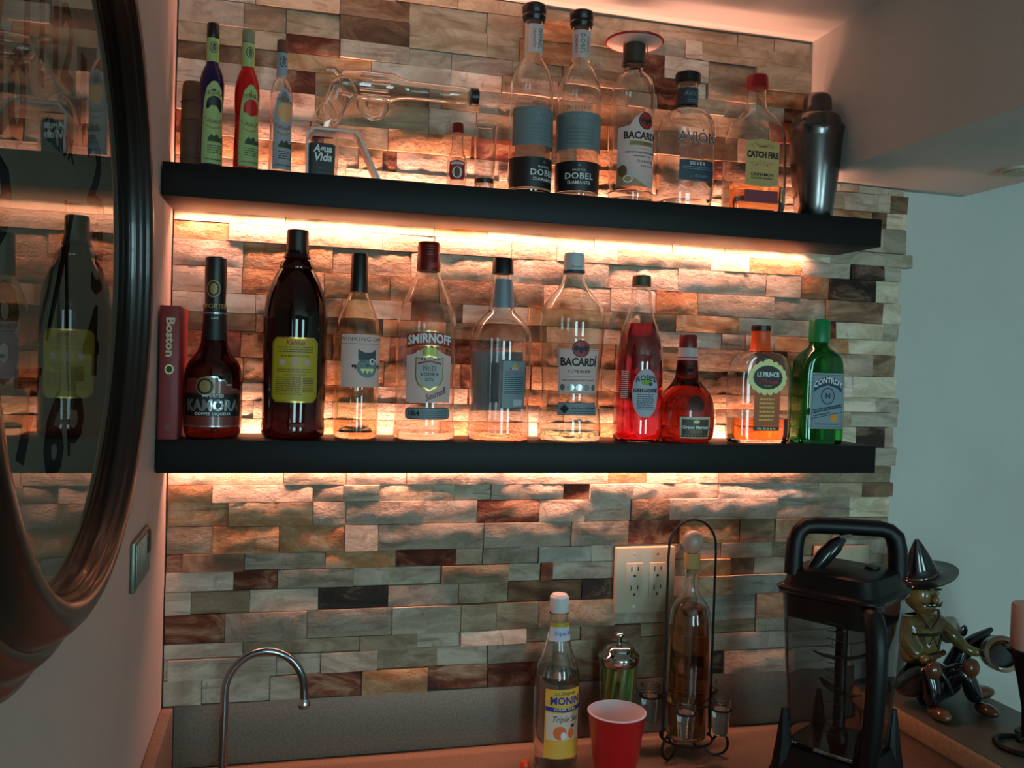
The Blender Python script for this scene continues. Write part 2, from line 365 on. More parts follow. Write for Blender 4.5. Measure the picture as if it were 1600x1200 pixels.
ROWS = [
(775, 752, '2t 122t 227w 357t 464t 623t 848t 1012t 1090t 1170'),
(752, 716, '2w 123t 261b 380t 519t 588o 691t 798g 902w 938t 1075t 1170'),
(716, 674, '2W 105T 173t 262B 381t 520t 580o 693t 818R 860w 953T 1050t 1170'),
(674, 643, '2t 174R 263g 382g 457W 567t 663T 839R 888w 950T 1052O 1170'),
(643, 614, '2b 174o 317w 457w 549g 652T 789t 848R 892t 985g 1115k 1170'),
(614, 575, '2w 175r 223l 418g 441o 509W 617t 727o 828t 973t 1082r 1170'),
(575, 530, '2w 56w 224l 419g 505t 642o 754t 895b 1015t 1111T 1170'),
(530, 493, '2r 17T 128W 217R 239l 349O 495r 572t 693O 831t 949R 1058T 1172W 1241T 1285g 1359t 1395'),
(493, 457, '2O 129O 213T 299O 341R 365W 549W 694O 846W 1004O 1115T 1257W 1334g 1361B 1405'),
(457, 425, '2W 151W 278W 509T 658W 796W 939W 1088W 1230O 1325B 1355p 1399'),
(425, 377, '2t 236t 696t 1160t 1349G 1404'),
(377, 350, '2p 180p 435o 531p 735p 891p 1002p 1115p 1233g 1325P 1425'),
(350, 320, '2O 88P 345P 437P 577P 662P 780P 971p 1051O 1164W 1278k 1353g 1395'),
(320, 276, '2W 113O 260T 396P 578W 764W 904W 1090g 1164O 1230K 1337p 1391'),
(276, 233, '2W 112O 247O 360O 451B 580T 640W 770W 860O 946G 1108G 1225b 1353p 1397'),
(233, 200, '2w 135w 248b 278w 395b 490w 612o 768P 829b 902O 1035g 1212R 1248p 1357g 1397'),
(200, 170, '2b 136b 349o 464b 642g 805W 1000W 1050g 1111o 1279p 1386'),
(170, 126, '2R 112O 264O 363R 465R 583O 668O 780O 913T 1072k 1142t 1245g 1334b 1390'),
(126, 83, '2O 117O 255O 353O 490R 621O 757T 912B 1074t 1187w 1291p 1392'),
(83, 54, '2O 67P 213O 343W 503O 646O 783W 953O 1103t 1268p 1346g 1404'),  # this and next two rows paler: shelf glow put into their stone tones
(54, 24, '2P 135P 267W 400P 539W 684P 836W 994T 1161t 1291g 1401'),
(24, -18, '2O 38P 161O 312P 458O 612P 748O 915W 1078t 1234p 1304k 1369g 1389'),
(-18, -55, '2t 357t 838t 1265g 1354g 1402'),
(-55, -89, '2P 188P 293W 398W 578W 775O 854P 914W 1003T 1271l 1389'),
(-89, -118, '2O 73G 237G 289P 351P 485P 552W 689R 739W 827W 1005W 1223t 1321b 1398'),
(-118, -159, '2O 99O 238G 294G 430W 527R 643W 730W 824B 901W 1130G 1296p 1389'),
(-159, -205, '2T 75O 183O 293g 351G 540G 706G 820r 925O 1052b 1128l 1257l 1386'),
(-205, -235, '2r 28b 127G 261O 383R 490T 540G 645u 748g 796W 1014g 1124l 1258g 1403'),
(-235, -268, '2W 110R 182G 310g 465L 589g 650r 674W 795g 952o 1032b 1086g 1260g 1390'),
(-268, -306, '2g 43L 137g 251k 371G 498T 590B 732k 801g 966o 1039u 1160g 1390'),
(-306, -355, '2R 98G 233G 379g 502l 568l 648T 796g 968u 1092l 1234g 1406'),
(-355, -381, '2g 128l 324l 425g 503w 626l 731b 850l 1093g 1250g 1403'),
(-381, -416, '2g 9g 184g 258g 355T 462g 554G 674l 825l 957W 1122g 1266g 1392'),
(-416, -460, '2g 63g 174g 232r 329O 445r 556R 638b 775l 932k 1027W 1167g 1312g 1405'),
]
rnd = random.Random(4); stones = []
for zt, zb, s in ROWS:
    tk = s.split(); xe = int(tk[-1])/1000; it = [(int(t[:-1])/1000, t[-1]) for t in tk[:-1]]; zt, zb = zt/1000, zb/1000
    for i, (x, t) in enumerate(it):
        x2 = it[i+1][0] if i+1 < len(it) else xe; z1 = zt
        if x > 1.15 and zt > .507:
            z1 = .507
            if zb > .5: continue
        if x2 > 1.17 and x < 1.15 and zt > .509: x2 = 1.169
        if abs(zt-.377) < .001 or (zb > -.06 and zt < 0): pr_ = .020
        else: pr_ = .021 + rnd.choice((0, .002, .004, .006, .009)) + (.002 if t.isupper() else 0)
        if -.052 < zb < .36 and zt > -.08: pr_ = min(pr_, .027)
        if zb > .35 and zt < .5: pr_ = min(pr_, .025)
        if -.33 < (zt+zb)/2 < -.205 and (.79 < x < .925 or .79 < x2 < .925 or 1.2 < x < 1.34 or 1.2 < x2 < 1.34 or (x < .8 and x2 > .9)): pr_ = .022
        hid = (zt < -.01 and zb > -.056 and x < 1.2) or (abs(zt-.425) < .001 and x < 1.2)
        stones.append((0 if hid else (x2-x)*(z1-zb), x, x2, z1, zb, t, pr_))
stones.sort(key=lambda q: -q[0])
small = []
for k, (a, x, x2, zt, zb, t, pr_) in enumerate(stones):
    v, f = stone_geo(x2-x, zt-zb, t.isupper(), rnd, pr_)
    if k < 298:
        mesh_obj('stone', v, f, stone_mat(t.lower(), t.isupper()), wb, ((x+x2)/2, .024, (zt+zb)/2), angle=28)
    else: small.append(([(p[0]+(x+x2)/2, p[1]+.024, p[2]+(zt+zb)/2) for p in v], f, t))
sm_m = []; mb = MB()
for v, f, t in small:
    m = stone_mat(t.lower(), t.isupper())
    if m not in sm_m: sm_m.append(m)
    mb.add(v, f, sm_m.index(m))
o = mb.build('small_stones', None, wb, mats=sm_m, angle=50); o['kind'] = 'stuff'
MB().box(.001, 1.36, .0215, .0245, -.458, .774).build('mortar_bed', M_dark, wb)

# ---------------------------------------------------------------- shelves with light strips
M_shelf = mat('espresso_veneer', srgb(20, 16, 16), .5, spec=.22, bump=(60, .06, .001), vary=(srgb(15, 12, 12), 9, (1, 12, 12)))
M_alu = mat('strip_aluminium', srgb(150, 140, 130), .4, 1)
M_led = mat('strip_diffuser', (.9, .7, .5, 1), .5, emit=(1, .48, .2, 1), es=6)
def shelf(z, x1, lab):
    root = empty('floating_shelf', (0, 0, z), lab, 'shelf', 'dark floating shelves')
    MB().box(.0025, x1, -.156, -.022, 0, .05, .0012).build('board', M_shelf, root)
    MB().box(.12, .16, -.0225, .002, .019, .031).build('wall_bracket', M_alu, root); MB().box(.6, .64, -.0225, .002, .019, .031).build('wall_bracket', M_alu, root); MB().box(1.1, 1.14, -.0225, .002, .019, .031).build('wall_bracket', M_alu, root)
    s = MB().box(.012, 1.17, -.0222, -.0205, .018, .032).build('light_strip', M_led, root)
    return root
shelf(.362, 1.229, 'dark floating shelf fixed to the stone below the ceiling, carrying the tequila and rum bottles')
shelf(-.05, 1.235, 'dark floating shelf lower on the stone wall, carrying the book and ten big bottles')

# ---------------------------------------------------------------- counter, splash, ledge
M_lam = mat('speckled_laminate', srgb(138, 114, 97), .42, vary=(srgb(116, 94, 79), 260, (1, 1, 1)))
M_spl = mat('splash_laminate', srgb(112, 106, 94), .5, vary=(srgb(94, 88, 78), 240, (1, 1, 1)))
ct = empty('countertop', (0, 0, -.566), 'pinkish tan speckled laminate countertop below the stone wall', 'countertop')
MB().box(.001, 1.328, -.64, .0235, -.038, 0, .002).build('worktop', M_lam, ct)
plain('trim_2', (.0195, 1.3285, .0, .0235, -.5655, -.46), M_spl, b=.0015); plain('trim_3', (.001, .019, -.64, .0235, -.5655, -.46), M_lam, b=.0015)
M_cab = mat('cabinet_paint', srgb(120, 96, 76), .5)
cb = empty('base_cabinet', (.665, -.3, FL), 'brown base cabinet standing under the countertop', 'cabinet')
MB().box(-.66, .66, -.3, .32, .0, .8755).build('body', M_cab, cb)
for i in range(3):
    dd = MB().box(-.65+i*.437, -.65+i*.437+.42, -.32, -.3005, .06, .85, .003).build('door', M_cab, cb)
    MB().box(-.65+i*.437+.36, -.65+i*.437+.375, -.34, -.32, .6, .72, .003).build('handle', M_alu, dd)
M_led2 = mat('ledge_laminate', srgb(104, 98, 82), .45, vary=(srgb(84, 78, 64), 200, (1, 1, 1)))
M_nose = mat('ledge_nosing', srgb(180, 140, 104), .45, vary=(srgb(156, 118, 88), 200, (1, 1, 1)))
lg = empty('bar_ledge', (1.33, 0, -.5), 'raised speckled bar ledge running forward along the white wall', 'ledge')
MB().box(.001, XR-1.3305, -.945, .0235, -.034, 0, .002).build('ledge_top', M_led2, lg)
MB().box(-.012, .001, -.945, .0235, -.034, -.0005, .004).build('nosing', M_nose, lg)
MB().box(.004, .16, -.9, .0235, -.9795, -.034).build('pony_wall', mat('pony_wall_paint', srgb(150, 108, 84), .7), lg)

# ---------------------------------------------------------------- fittings on the walls
M_ivory = mat('ivory_plate', srgb(176, 166, 142), .35); M_slot = mat('slot_black', srgb(12, 10, 9), .6); M_screw = mat('plate_screw', srgb(190, 182, 165), .3, .6)
def wall_plate(name, x, z, lab, n=2, outlets=True, h=.124):
    root = empty(name, (x, -.0085, z), lab, 'outlet')
    wd = .058*n+.004
    mb = MB().box(-wd/2, wd/2, -.006, .008, -h/2, h/2, .003); mb.build('plate', M_ivory, root)
    for i in range(n):
        cx = (i-(n-1)/2)*.046
        for s in (-1, 1): MB().rings([(0, .003), (.001, .0028)], 12).build('screw', M_screw, root).matrix_local = Matrix.Translation((cx, -.006, s*.049)) @ Matrix.Rotation(PI/2, 4, 'X')
        if outlets:
            r = MB().box(cx-.0165, cx+.0165, -.0085, -.004, -.033, .033, .0015).build('receptacle', M_ivory, root)
            for s in (-1, 1):
                q = MB(); zc = s*.0175
                q.box(cx-.0075, cx-.0055, -.009, -.008, zc-.001, zc+.0085); q.box(cx+.0055, cx+.0075, -.009, -.008, zc+.001, zc+.0085)
                v, f = ringmesh([(0, .0026), (.0007, .0026)], 12); q.add([(cx+a, -.0083-c, zc-.0085+b) for a, b, c in v], f)
                q.build('slots', M_slot, r, smooth=False)
        else:
            MB().box(cx-.005, cx+.005, -.014, -.004, -.004, .012, .001).build('toggle', M_ivory, root)
    return root
wall_plate('double_outlet', .852, -.269, 'ivory double outlet plate with four sockets on the stone behind the wire rack')
wall_plate('switch_plate', 1.275, -.276, 'ivory double switch plate on the stone behind the blender', outlets=False)
vp = empty('ribbed_wall_plate', (0, -.289, -.148), 'small ribbed metal plate on the left wall beside the clock', 'plate')
q = MB().box(.0, .006, -.066, .066, -.032, .034, .002)
for i in range(9): q.box(.006, .0078, -.060+i*.0135, -.060+i*.0135+.008, -.028, .030, .0006)
q.build('plate', mat('brushed_steel', srgb(118, 120, 108), .42, .8, bump=(90, .2, .001)), vp)
MB().box(.006, .0095, .030, .052, .0, .030, .001).build('notch', M_slot, vp)

# ---------------------------------------------------------------- wall clock
CY, CZ = -.872, .203
ck = empty('wall_clock', (0, CY, CZ), 'large round wall clock with dark moulded wooden rim and glass front', 'clock')
M_wood = mat('mahogany', srgb(28, 12, 9), .30, coat=.2, bump=(30, .05, .002), vary=(srgb(16, 7, 6), 8, (6, 1, 1)))
def ring_x(prof, seg=128):
    v = []; f = []; n = len(prof)
    for k in range(seg):
        a = 2*PI*k/seg
        for x, r in prof: v.append((x, r*math.cos(a), r*math.sin(a)))
    for k in range(seg):
        for i in range(n-1): f.append((k*n+i, ((k+1) % seg)*n+i, ((k+1) % seg)*n+i+1, k*n+i+1))
    return v, f
rim = [(.001, .308), (.006, .312), (.012, .311), (.016, .304), (.018, .299), (.024, .296), (.031, .290), (.034, .284), (.034, .279), (.038, .277), (.045, .273), (.052, .266), (.0555, .259), (.056, .253), (.0545, .249), (.0515, .2475), (.0500, .2475), (.0485, .246), (.0475, .2445), (.0455, .244), (.0435, .2435), (.0420, .2415), (.0395, .241), (.036, .2405), (.020, .240), (.001, .240), (.001, .308)]
v, f = ring_x(rim); mesh_obj('rim', v, f, M_wood, ck, angle=60)
M_dial = mat('dial_paper', srgb(214, 206, 186), .8, vary=(srgb(204, 196, 176), 5, (1, 1, 1)))
def disc_x(x, r, seg=96): return [(x, 0, 0)]+[(x, r*math.cos(2*PI*k/seg), r*math.sin(2*PI*k/seg)) for k in range(seg)], [(0, k+1, (k+1) % seg+1) for k in range(seg)]
v, f = disc_x(.026, .2403); dl = mesh_obj('dial', v, f, M_dial, ck)
gm = bpy.data.materials.new('clock_glass'); gm.use_nodes = True; nt = gm.node_tree; nt.nodes.clear()
o_ = nt.nodes.new('ShaderNodeOutputMaterial'); mx = nt.nodes.new('ShaderNodeMixShader'); fr = nt.nodes.new('ShaderNodeFresnel'); fr.inputs[0].default_value = 1.55
tr = nt.nodes.new('ShaderNodeBsdfTransparent'); tr.inputs[0].default_value = (.96, .97, .96, 1); gl = nt.nodes.new('ShaderNodeBsdfGlossy'); gl.inputs['Roughness'].default_value = .004
nt.links.new(fr.outputs[0], mx.inputs[0]); nt.links.new(tr.outputs[0], mx.inputs[1]); nt.links.new(gl.outputs[0], mx.inputs[2]); nt.links.new(mx.outputs[0], o_.inputs[0])
v, f = disc_x(.0375, .2407); mesh_obj('glass', v, f, gm, ck, smooth=False)
M_num = mat('numeral_black', srgb(26, 20, 18), .7)
# numerals are printed on the dial: read with up = +z and right = +y when looking towards -x
for k in range(1, 13):
    a = PI/2-2*PI*k/12; R_ = .140; vs, fs = text_geo(str(k), .080, .03, 0, 1.5 if k < 10 else .95, .9)
    mesh_obj('numeral', [(.0263+p.z, p.x+R_*math.cos(a), p.y+R_*math.sin(a)) for p in vs], fs, M_num, dl, smooth=False)
vs, fs = text_geo('CILIOX', .026, .01); mesh_obj('dial_lettering', [(.0263+p.z, p.x, p.y+.072) for p in vs], fs, M_num, dl, smooth=False)
def hand(name, ang, L, w0):
    a = math.radians(ang); d_ = Vector((0, math.sin(a), math.cos(a))); n_ = Vector((0, math.cos(a), -math.sin(a)))
    P = [(-.03, w0), (.0, w0*1.2), (L*.8, w0*.9), (L, .0008)]; v = []
    for t, hw in P:
        for s in (-1, 1):
            for x in (.0310, .0322): v.append(Vector((x, 0, 0))+d_*t+n_*hw*s)
    f = []
    for i in range(3):
        a_ = i*4; f += [(a_, a_+4, a_+6, a_+2), (a_+1, a_+3, a_+7, a_+5), (a_, a_+1, a_+5, a_+4), (a_+2, a_+6, a_+7, a_+3)]
    f += [(0, 2, 3, 1), (12, 13, 15, 14)]; mesh_obj(name, v, f, M_num, ck, smooth=False)
hand('minute_hand', 172, .155, .0022); hand('hour_hand', 215, .085, .003)
v, f = ringmesh([(0, .007), (.003, .007)], 20); mesh_obj('hub', [(.0295+z, x, y) for x, y, z in v], f, M_num, ck)

# ---------------------------------------------------------------- materials of the bottles
G_clear = glass('clear_glass', (.97, .975, .965, 1)); G_green_tint = glass('greenish_clear_glass', (.93, .97, .92, 1)); G_wine = glass('pale_amber_glass', (.96, .92, .76, 1))
G_brown = glass('dark_brown_glass', (.009, .002, .0013, 1)); G_kamora = glass('dark_red_brown_glass', (.022, .0028, .0018, 1)); G_cobalt = mat('cobalt_glass', srgb(22, 14, 70), .06, 0, .35, 1.5); G_red = mat('scarlet_glass', srgb(196, 12, 14), .07, 0, .25, 1.5)
G_grenade = glass('grenadine_red', (.45, .010, .026, 1)); G_marnier = glass('red_amber_glass', (.12, .008, .004, 1)); G_greenb = glass('bottle_green_glass', (.05, .42, .12, 1))
L_water = glass('clear_spirit', (.97, .97, .96, 1), 0, 1.33); L_orange = glass('orange_liqueur', (.98, .30, .05, 1), 0, 1.34); L_amber = glass('amber_spirit', (.62, .27, .07, 1), 0, 1.34)
L_cinn = glass('cinnamon_whisky', (.85, .42, .14, 1), 0, 1.34)
K_black = mat('black_cap', srgb(17, 15, 15), .35); K_white = mat('white_cap', srgb(205, 205, 208), .4); K_red = mat('red_cap', srgb(150, 18, 22), .35); K_dred = mat('dark_red_cap', srgb(112, 22, 20), .35, .2)
K_green = mat('green_cap', srgb(10, 120, 62), .35); K_olive = mat('olive_cap', srgb(76, 70, 40), .45); K_orange = mat('orange_sleeve', srgb(226, 78, 22), .4); K_cork = mat('cork', srgb(170, 140, 84), .8)
P_white = mat('white_paper', srgb(228, 222, 222), .6); P_cream = mat('cream_paper', srgb(200, 188, 122), .6); P_yellow = mat('mustard_paper', srgb(176, 150, 20), .45); P_lime = mat('lime_paper', srgb(156, 170, 104), .6)
P_blue = mat('pale_blue_paper', srgb(166, 186, 200), .6); P_black = mat('black_paper', srgb(20, 19, 20), .45); P_navy = mat('navy_paper', srgb(38, 48, 66), .45); P_red = mat('red_print', srgb(158, 34, 34), .5); P_rust = mat('rust_print', srgb(176, 84, 36), .5)
P_grey = mat('grey_paper', srgb(120, 134, 142), .5); P_silver = mat('silver_foil', srgb(165, 168, 172), .25, .8); P_gold = mat('gold_foil', srgb(190, 158, 82), .3, .8); P_dgold = mat('dull_gold', srgb(150, 128, 80), .45, .3)
P_frost = mat('frosted_grey_print', srgb(104, 116, 118), .5); P_tan = mat('tan_print', srgb(170, 128, 92), .6); P_dgreen = mat('dark_green_print', srgb(44, 62, 34), .6); P_green = mat('lime_green_print', srgb(128, 160, 40), .6)
I_black = mat('black_ink', srgb(22, 20, 24), .6); I_white = mat('white_ink', srgb(222, 222, 220), .6); I_brown = mat('brown_ink', srgb(106, 70, 36), .6); I_grey = mat('grey_ink', srgb(96, 92, 96), .6); I_red = mat('red_ink', srgb(176, 36, 32), .6)
I_blue = mat('blue_ink', srgb(26, 44, 140), .6); I_yellow = mat('pale_yellow_ink', srgb(228, 228, 160), .6); I_dkblue = mat('dark_teal_ink', srgb(26, 56, 76), .6)
def paper_glow(m, k):
    """thin paper lets light from behind through"""
    nt = m.node_tree; b = nt.nodes['Principled BSDF']; o = nt.nodes['Material Output']; t = nt.nodes.new('ShaderNodeBsdfTranslucent'); t.inputs[0].default_value = b.inputs['Base Color'].default_value
    x = nt.nodes.new('ShaderNodeMixShader'); x.inputs[0].default_value = k; nt.links.new(b.outputs[0], x.inputs[1]); nt.links.new(t.outputs[0], x.inputs[2]); nt.links.new(x.outputs[0], o.inputs['Surface'])
for m_ in (P_white, P_blue, P_cream): paper_glow(m_, .45)
GB = 'bottles on the lower shelf'; GT = 'bottles on the upper shelf'
def rpatch(p, n, sf, uc, hw, z0, z1, m, h=0, nu=14, label=None): return patch(p, n, sf, uc-hw, uc+hw, z0, z1, m, nu, 3, h, label)
def frame(p, sf, uc, hw, z0, z1, m, t=.0008, h=.0004, name='border'):
    for a in ((uc-hw, uc+hw, z0, z0+t), (uc-hw, uc+hw, z1-t, z1), (uc-hw, uc-hw+t, z0, z1), (uc+hw-t, uc+hw, z0, z1)):
        patch(p, name, sf, a[0], a[1], a[2], a[3], m, 10 if a[1]-a[0] > .005 else 1, 1 if a[1]-a[0] > .005 else 6, h)
def step_fn(pts): return lambda s: next(z for a, z in reversed(pts) if s >= a-1e-9)
def lerp_fn(pts):
    def g(s):
        for (a, z), (b, y) in zip(pts, pts[1:]):
            if s <= b+1e-9: return z+(y-z)*(s-a)/max(1e-9, b-a)
        return pts[-1][1]
    return g

PR = {
 'kamora': ((0.076,-0.082),[(-0.0017,0.0357),(0.0014,0.0405),(0.0095,0.0439),(0.042,0.0448),(0.0825,0.0443),(0.1028,0.0433),(0.115,0.0395),(0.1251,0.0318),(0.1382,0.0231),(0.1534,0.0192),(0.1787,0.0173),(0.2039,0.0168),(0.2594,0.0158),(0.2604,0.0168),(0.2806,0.0163),(0.2826,0.0144)]),
 'kahlua': ((0.2,-0.088),[(-0.001,0.0421),(0.0031,0.0481),(0.0114,0.0501),(0.0197,0.0501),(0.029,0.0481),(0.0445,0.0496),(0.1681,0.05),(0.1887,0.0505),(0.2092,0.0489),(0.2298,0.0449),(0.2503,0.0379),(0.2636,0.0309),(0.2667,0.0289),(0.2698,0.0269),(0.2729,0.0279),(0.279,0.0249),(0.2831,0.0229),(0.2872,0.0199),(0.2882,0.0219),(0.2934,0.0199),(0.2944,0.018),(0.3302,0.0174),(0.3323,0.0159)]),
 'owl': ((0.3,-0.08),[(-0.0007,0.0313),(0.0056,0.0355),(0.0247,0.0365),(0.1618,0.0364),(0.1807,0.0348),(0.1986,0.0312),(0.2165,0.0239),(0.2301,0.0177),(0.2396,0.0145),(0.2406,0.0145),(0.2983,0.0135),(0.3015,0.0125)]),
 'smirnoff': ((0.413,-0.085),[(-0.0024,0.0454),(0.003,0.0507),(0.0137,0.0518),(0.0223,0.0497),(0.032,0.0491),(0.1552,0.0501),(0.1872,0.0501),(0.2086,0.0474),(0.2246,0.042),(0.246,0.0323),(0.2619,0.0247),(0.2747,0.0199),(0.2779,0.0183),(0.279,0.0194),(0.3248,0.0183),(0.3269,0.0172)]),
 'clearvodka': ((0.541,-0.085),[(-0.0034,0.0473),(0.0021,0.0518),(0.0174,0.0529),(0.0503,0.0506),(0.0941,0.0512),(0.1597,0.0528),(0.1815,0.0517),(0.1968,0.0438),(0.2088,0.0326),(0.2164,0.0236),(0.2208,0.0213),(0.2774,0.0151),(0.2807,0.0146),(0.2818,0.0185),(0.3057,0.0174),(0.3079,0.0163)]),
 'bacardi': ((0.668,-0.085),[(-0.0034,0.0504),(0.0033,0.0545),(0.019,0.0557),(0.0414,0.0539),(0.0749,0.0492),(0.1084,0.0503),(0.1418,0.0538),(0.1753,0.0561),(0.2086,0.0573),(0.2242,0.0549),(0.2398,0.0467),(0.2531,0.035),(0.2642,0.0257),(0.2731,0.021),(0.2864,0.0181),(0.2886,0.0169),(0.2897,0.0187),(0.3219,0.0175),(0.3241,0.0163)]),
 'grenadine': ((0.797,-0.08),[(-0.0016,0.038),(0.0041,0.0435),(0.0202,0.0441),(0.1003,0.0428),(0.146,0.0422),(0.1746,0.0391),(0.1974,0.033),(0.2145,0.0263),(0.2373,0.0208),(0.2601,0.0177),(0.2737,0.0165),(0.2749,0.0171),(0.2908,0.0165),(0.2931,0.0146)]),
 'marnier': ((0.89,-0.082),[(0.0006,0.0416),(0.0075,0.0491),(0.0215,0.051),(0.0505,0.051),(0.0702,0.0491),(0.0852,0.0428),(0.0957,0.034),(0.1072,0.0251),(0.1165,0.0207),(0.1315,0.0201),(0.1489,0.0176),(0.1662,0.0157),(0.1685,0.0163),(0.1893,0.0157),(0.1916,0.0144)]),
 'leprince': ((1.031,-0.09),[(0.0014,0.055),(0.0073,0.0609),(0.0238,0.0622),(0.1063,0.0621),(0.1298,0.0607),(0.144,0.0562),(0.1557,0.0457),(0.1628,0.0326),(0.1675,0.0209),(0.171,0.0183),(0.1886,0.017),(0.2015,0.0163),(0.2039,0.0176),(0.2121,0.0176),(0.2132,0.0163)]),
 'controy': ((1.149,-0.095),[(0.0017,0.0528),(0.0065,0.0568),(0.0256,0.0568),(0.1211,0.0566),(0.1389,0.0538),(0.1567,0.0444),(0.1686,0.0309),(0.1769,0.0202),(0.1829,0.0181),(0.1864,0.0181),(0.1876,0.0195),(0.2267,0.0188),(0.2291,0.0174)]),
 'blue': ((0.064,-0.09),[(0.0088,0.0171),(0.0148,0.018),(0.0457,0.018),(0.0706,0.0166),(0.0905,0.0161),(0.1105,0.018),(0.1304,0.019),(0.1453,0.018),(0.1582,0.0142),(0.1682,0.0095),(0.1731,0.0085),(0.2099,0.009),(0.2119,0.0095),(0.2298,0.0095),(0.2317,0.0085)]),
 'red': ((0.117,-0.09),[(0.0072,0.0184),(0.0133,0.0193),(0.0405,0.0193),(0.0656,0.0179),(0.0857,0.0174),(0.1058,0.0188),(0.1259,0.0193),(0.141,0.0183),(0.1561,0.0145),(0.1661,0.0097),(0.1711,0.0092),(0.2082,0.0097),(0.2092,0.0101),(0.2263,0.0097),(0.2273,0.0087)]),
 'clearc': ((0.169,-0.09),[(0.0076,0.0167),(0.0116,0.0177),(0.04,0.0177),(0.0654,0.0167),(0.0856,0.0167),(0.1059,0.0182),(0.1261,0.0182),(0.1393,0.0167),(0.1514,0.0128),(0.1575,0.0084),(0.1635,0.0079),(0.1999,0.0079),(0.2009,0.0088),(0.216,0.0083),(0.218,0.0074)]),
 'agua': ((0.232,-0.095),[(0.0077,0.0191),(0.0118,0.0211),(0.0395,0.0211),(0.06,0.0221),(0.0805,0.0211),(0.0907,0.0191),(0.0979,0.015),(0.102,0.008)]),
 'mini': ((0.458,-0.075),[(0.0044,0.0154),(0.0087,0.0164),(0.0527,0.017),(0.0602,0.0153),(0.0688,0.012),(0.0795,0.0099),(0.101,0.0093),(0.1031,0.0098),(0.1171,0.0093),(0.1192,0.0082)]),
 'dobel': ((0.581,-0.09),[(0.0068,0.0339),(0.0123,0.0368),(0.0275,0.0373),(0.185,0.0372),(0.2012,0.035),(0.2153,0.0293),(0.2283,0.0226),(0.237,0.0169),(0.2445,0.0152),(0.2986,0.0158),(0.2997,0.018),(0.3062,0.0203),(0.3105,0.0192),(0.3126,0.0203),(0.3234,0.0208),(0.3267,0.0186)]),
 'dobelb': ((0.666,-0.09),[(0.009,0.0349),(0.0145,0.0372),(0.0288,0.0378),(0.1829,0.0383),(0.1994,0.0359),(0.2137,0.0301),(0.2268,0.0243),(0.2356,0.0174),(0.2433,0.0162),(0.2981,0.0162),(0.2992,0.0179),(0.3058,0.0203),(0.3101,0.0191),(0.3123,0.0203),(0.3233,0.0208),(0.3255,0.0191)]),
 'coco': ((0.765,-0.09),[(0.0099,0.036),(0.0155,0.039),(0.0367,0.0396),(0.1931,0.0383),(0.2065,0.0371),(0.2199,0.0323),(0.2288,0.0239),(0.2355,0.0167),(0.2444,0.0155),(0.2455,0.0191),(0.28,0.0191),(0.2822,0.0167)]),
 'avion': ((0.868,-0.09),[(0.0085,0.0434),(0.0142,0.0483),(0.0335,0.0508),(0.1302,0.0507),(0.1495,0.0495),(0.1643,0.0433),(0.1745,0.0321),(0.1802,0.021),(0.1847,0.0179),(0.2154,0.0179),(0.2256,0.0185),(0.2267,0.0222),(0.2414,0.0222),(0.2437,0.0204)]),
 'catch': ((1.005,-0.09),[(0.007,0.0543),(0.0116,0.0607),(0.0233,0.0627),(0.1197,0.0619),(0.1429,0.058),(0.1602,0.0503),(0.1718,0.0387),(0.1811,0.0296),(0.1927,0.0206),(0.2066,0.0174),(0.2297,0.0161),(0.2309,0.02),(0.2505,0.0193),(0.254,0.0174)]),
 'shaker': ((1.133,-0.085),[(0.0015,0.0296),(0.0075,0.0337),(0.055,0.039),(0.1024,0.0443),(0.1497,0.0477),(0.1663,0.049),(0.1687,0.051),(0.1734,0.051),(0.1746,0.0443),(0.1852,0.0429),(0.1947,0.0389),(0.1994,0.0295),(0.2006,0.0268),(0.2265,0.0255),(0.2336,0.0214),(0.2372,0.0134)]),
 'monin': ((0.656,-0.1),[(-0.0018,0.0339),(0.006,0.0385),(0.0342,0.0397),(0.1295,0.0396),(0.1632,0.0384),(0.1799,0.0338),(0.1967,0.0268),(0.2135,0.0221),(0.2303,0.0186),(0.2638,0.0169),(0.2671,0.0169),(0.2693,0.0157),(0.2716,0.0169),(0.295,0.0163),(0.2995,0.0128)]),
 'tall': ((0.913,-0.085),[(0.0092,0.0319),(0.0163,0.0383),(0.0848,0.0395),(0.2025,0.0407),(0.2494,0.0381),(0.267,0.033),(0.2787,0.0228),(0.2905,0.0152),(0.3197,0.014),(0.3431,0.0152)]),
}
def L(k): (x, y), p = PR[k]; return x, y, p
# ================================================================ lower shelf
# red book standing at the wall
bk = empty('book', (.0035, -.152, 0), 'thin red travel book standing on the lower shelf against the left wall', 'book')
M_bk = mat('book_red', srgb(132, 34, 38), .5); M_pg = mat('page_cream', srgb(210, 196, 168), .8)
MB().box(0, .0018, 0, .118, 0, .2, .0006).box(.0262, .028, 0, .118, 0, .2, .0006).box(0, .028, 0, .002, 0, .2, .0008).build('cover', M_bk, bk)
MB().box(.0019, .0261, .002, .115, .003, .197).build('pages', M_pg, bk)
class Flat:
    def __init__(s, y, lift=.0003): s.y = y; s.lift = lift
    def at(s, u, z, h=0): return Vector((u, s.y-s.lift-h, z))
fb = Flat(0)
write(bk, fb, 'Boston', .0145, .153, .0165, mat('spine_cream', srgb(206, 196, 160), .6), .03, rot=-90, sx=1.25, h=.0001)
ov = oval(bk, 'badge', fb, .0145, .0065, .105, .0075, I_yellow, .0001); oval(bk, 'badge_centre', fb, .0145, .0045, .105, .005, P_dgreen, .0003)
write(bk, fb, 'TRAVEL GUIDE', .0145, .066, .0075, mat('spine_dark', srgb(104, 24, 30), .6), .0, rot=-90, h=.0001)
oval(bk, 'logo_dot', fb, .0145, .0048, .019, .0048, I_brown, .0001); write(bk, fb, '10', .0145, .019, .006, M_bk, .02, h=.0004)

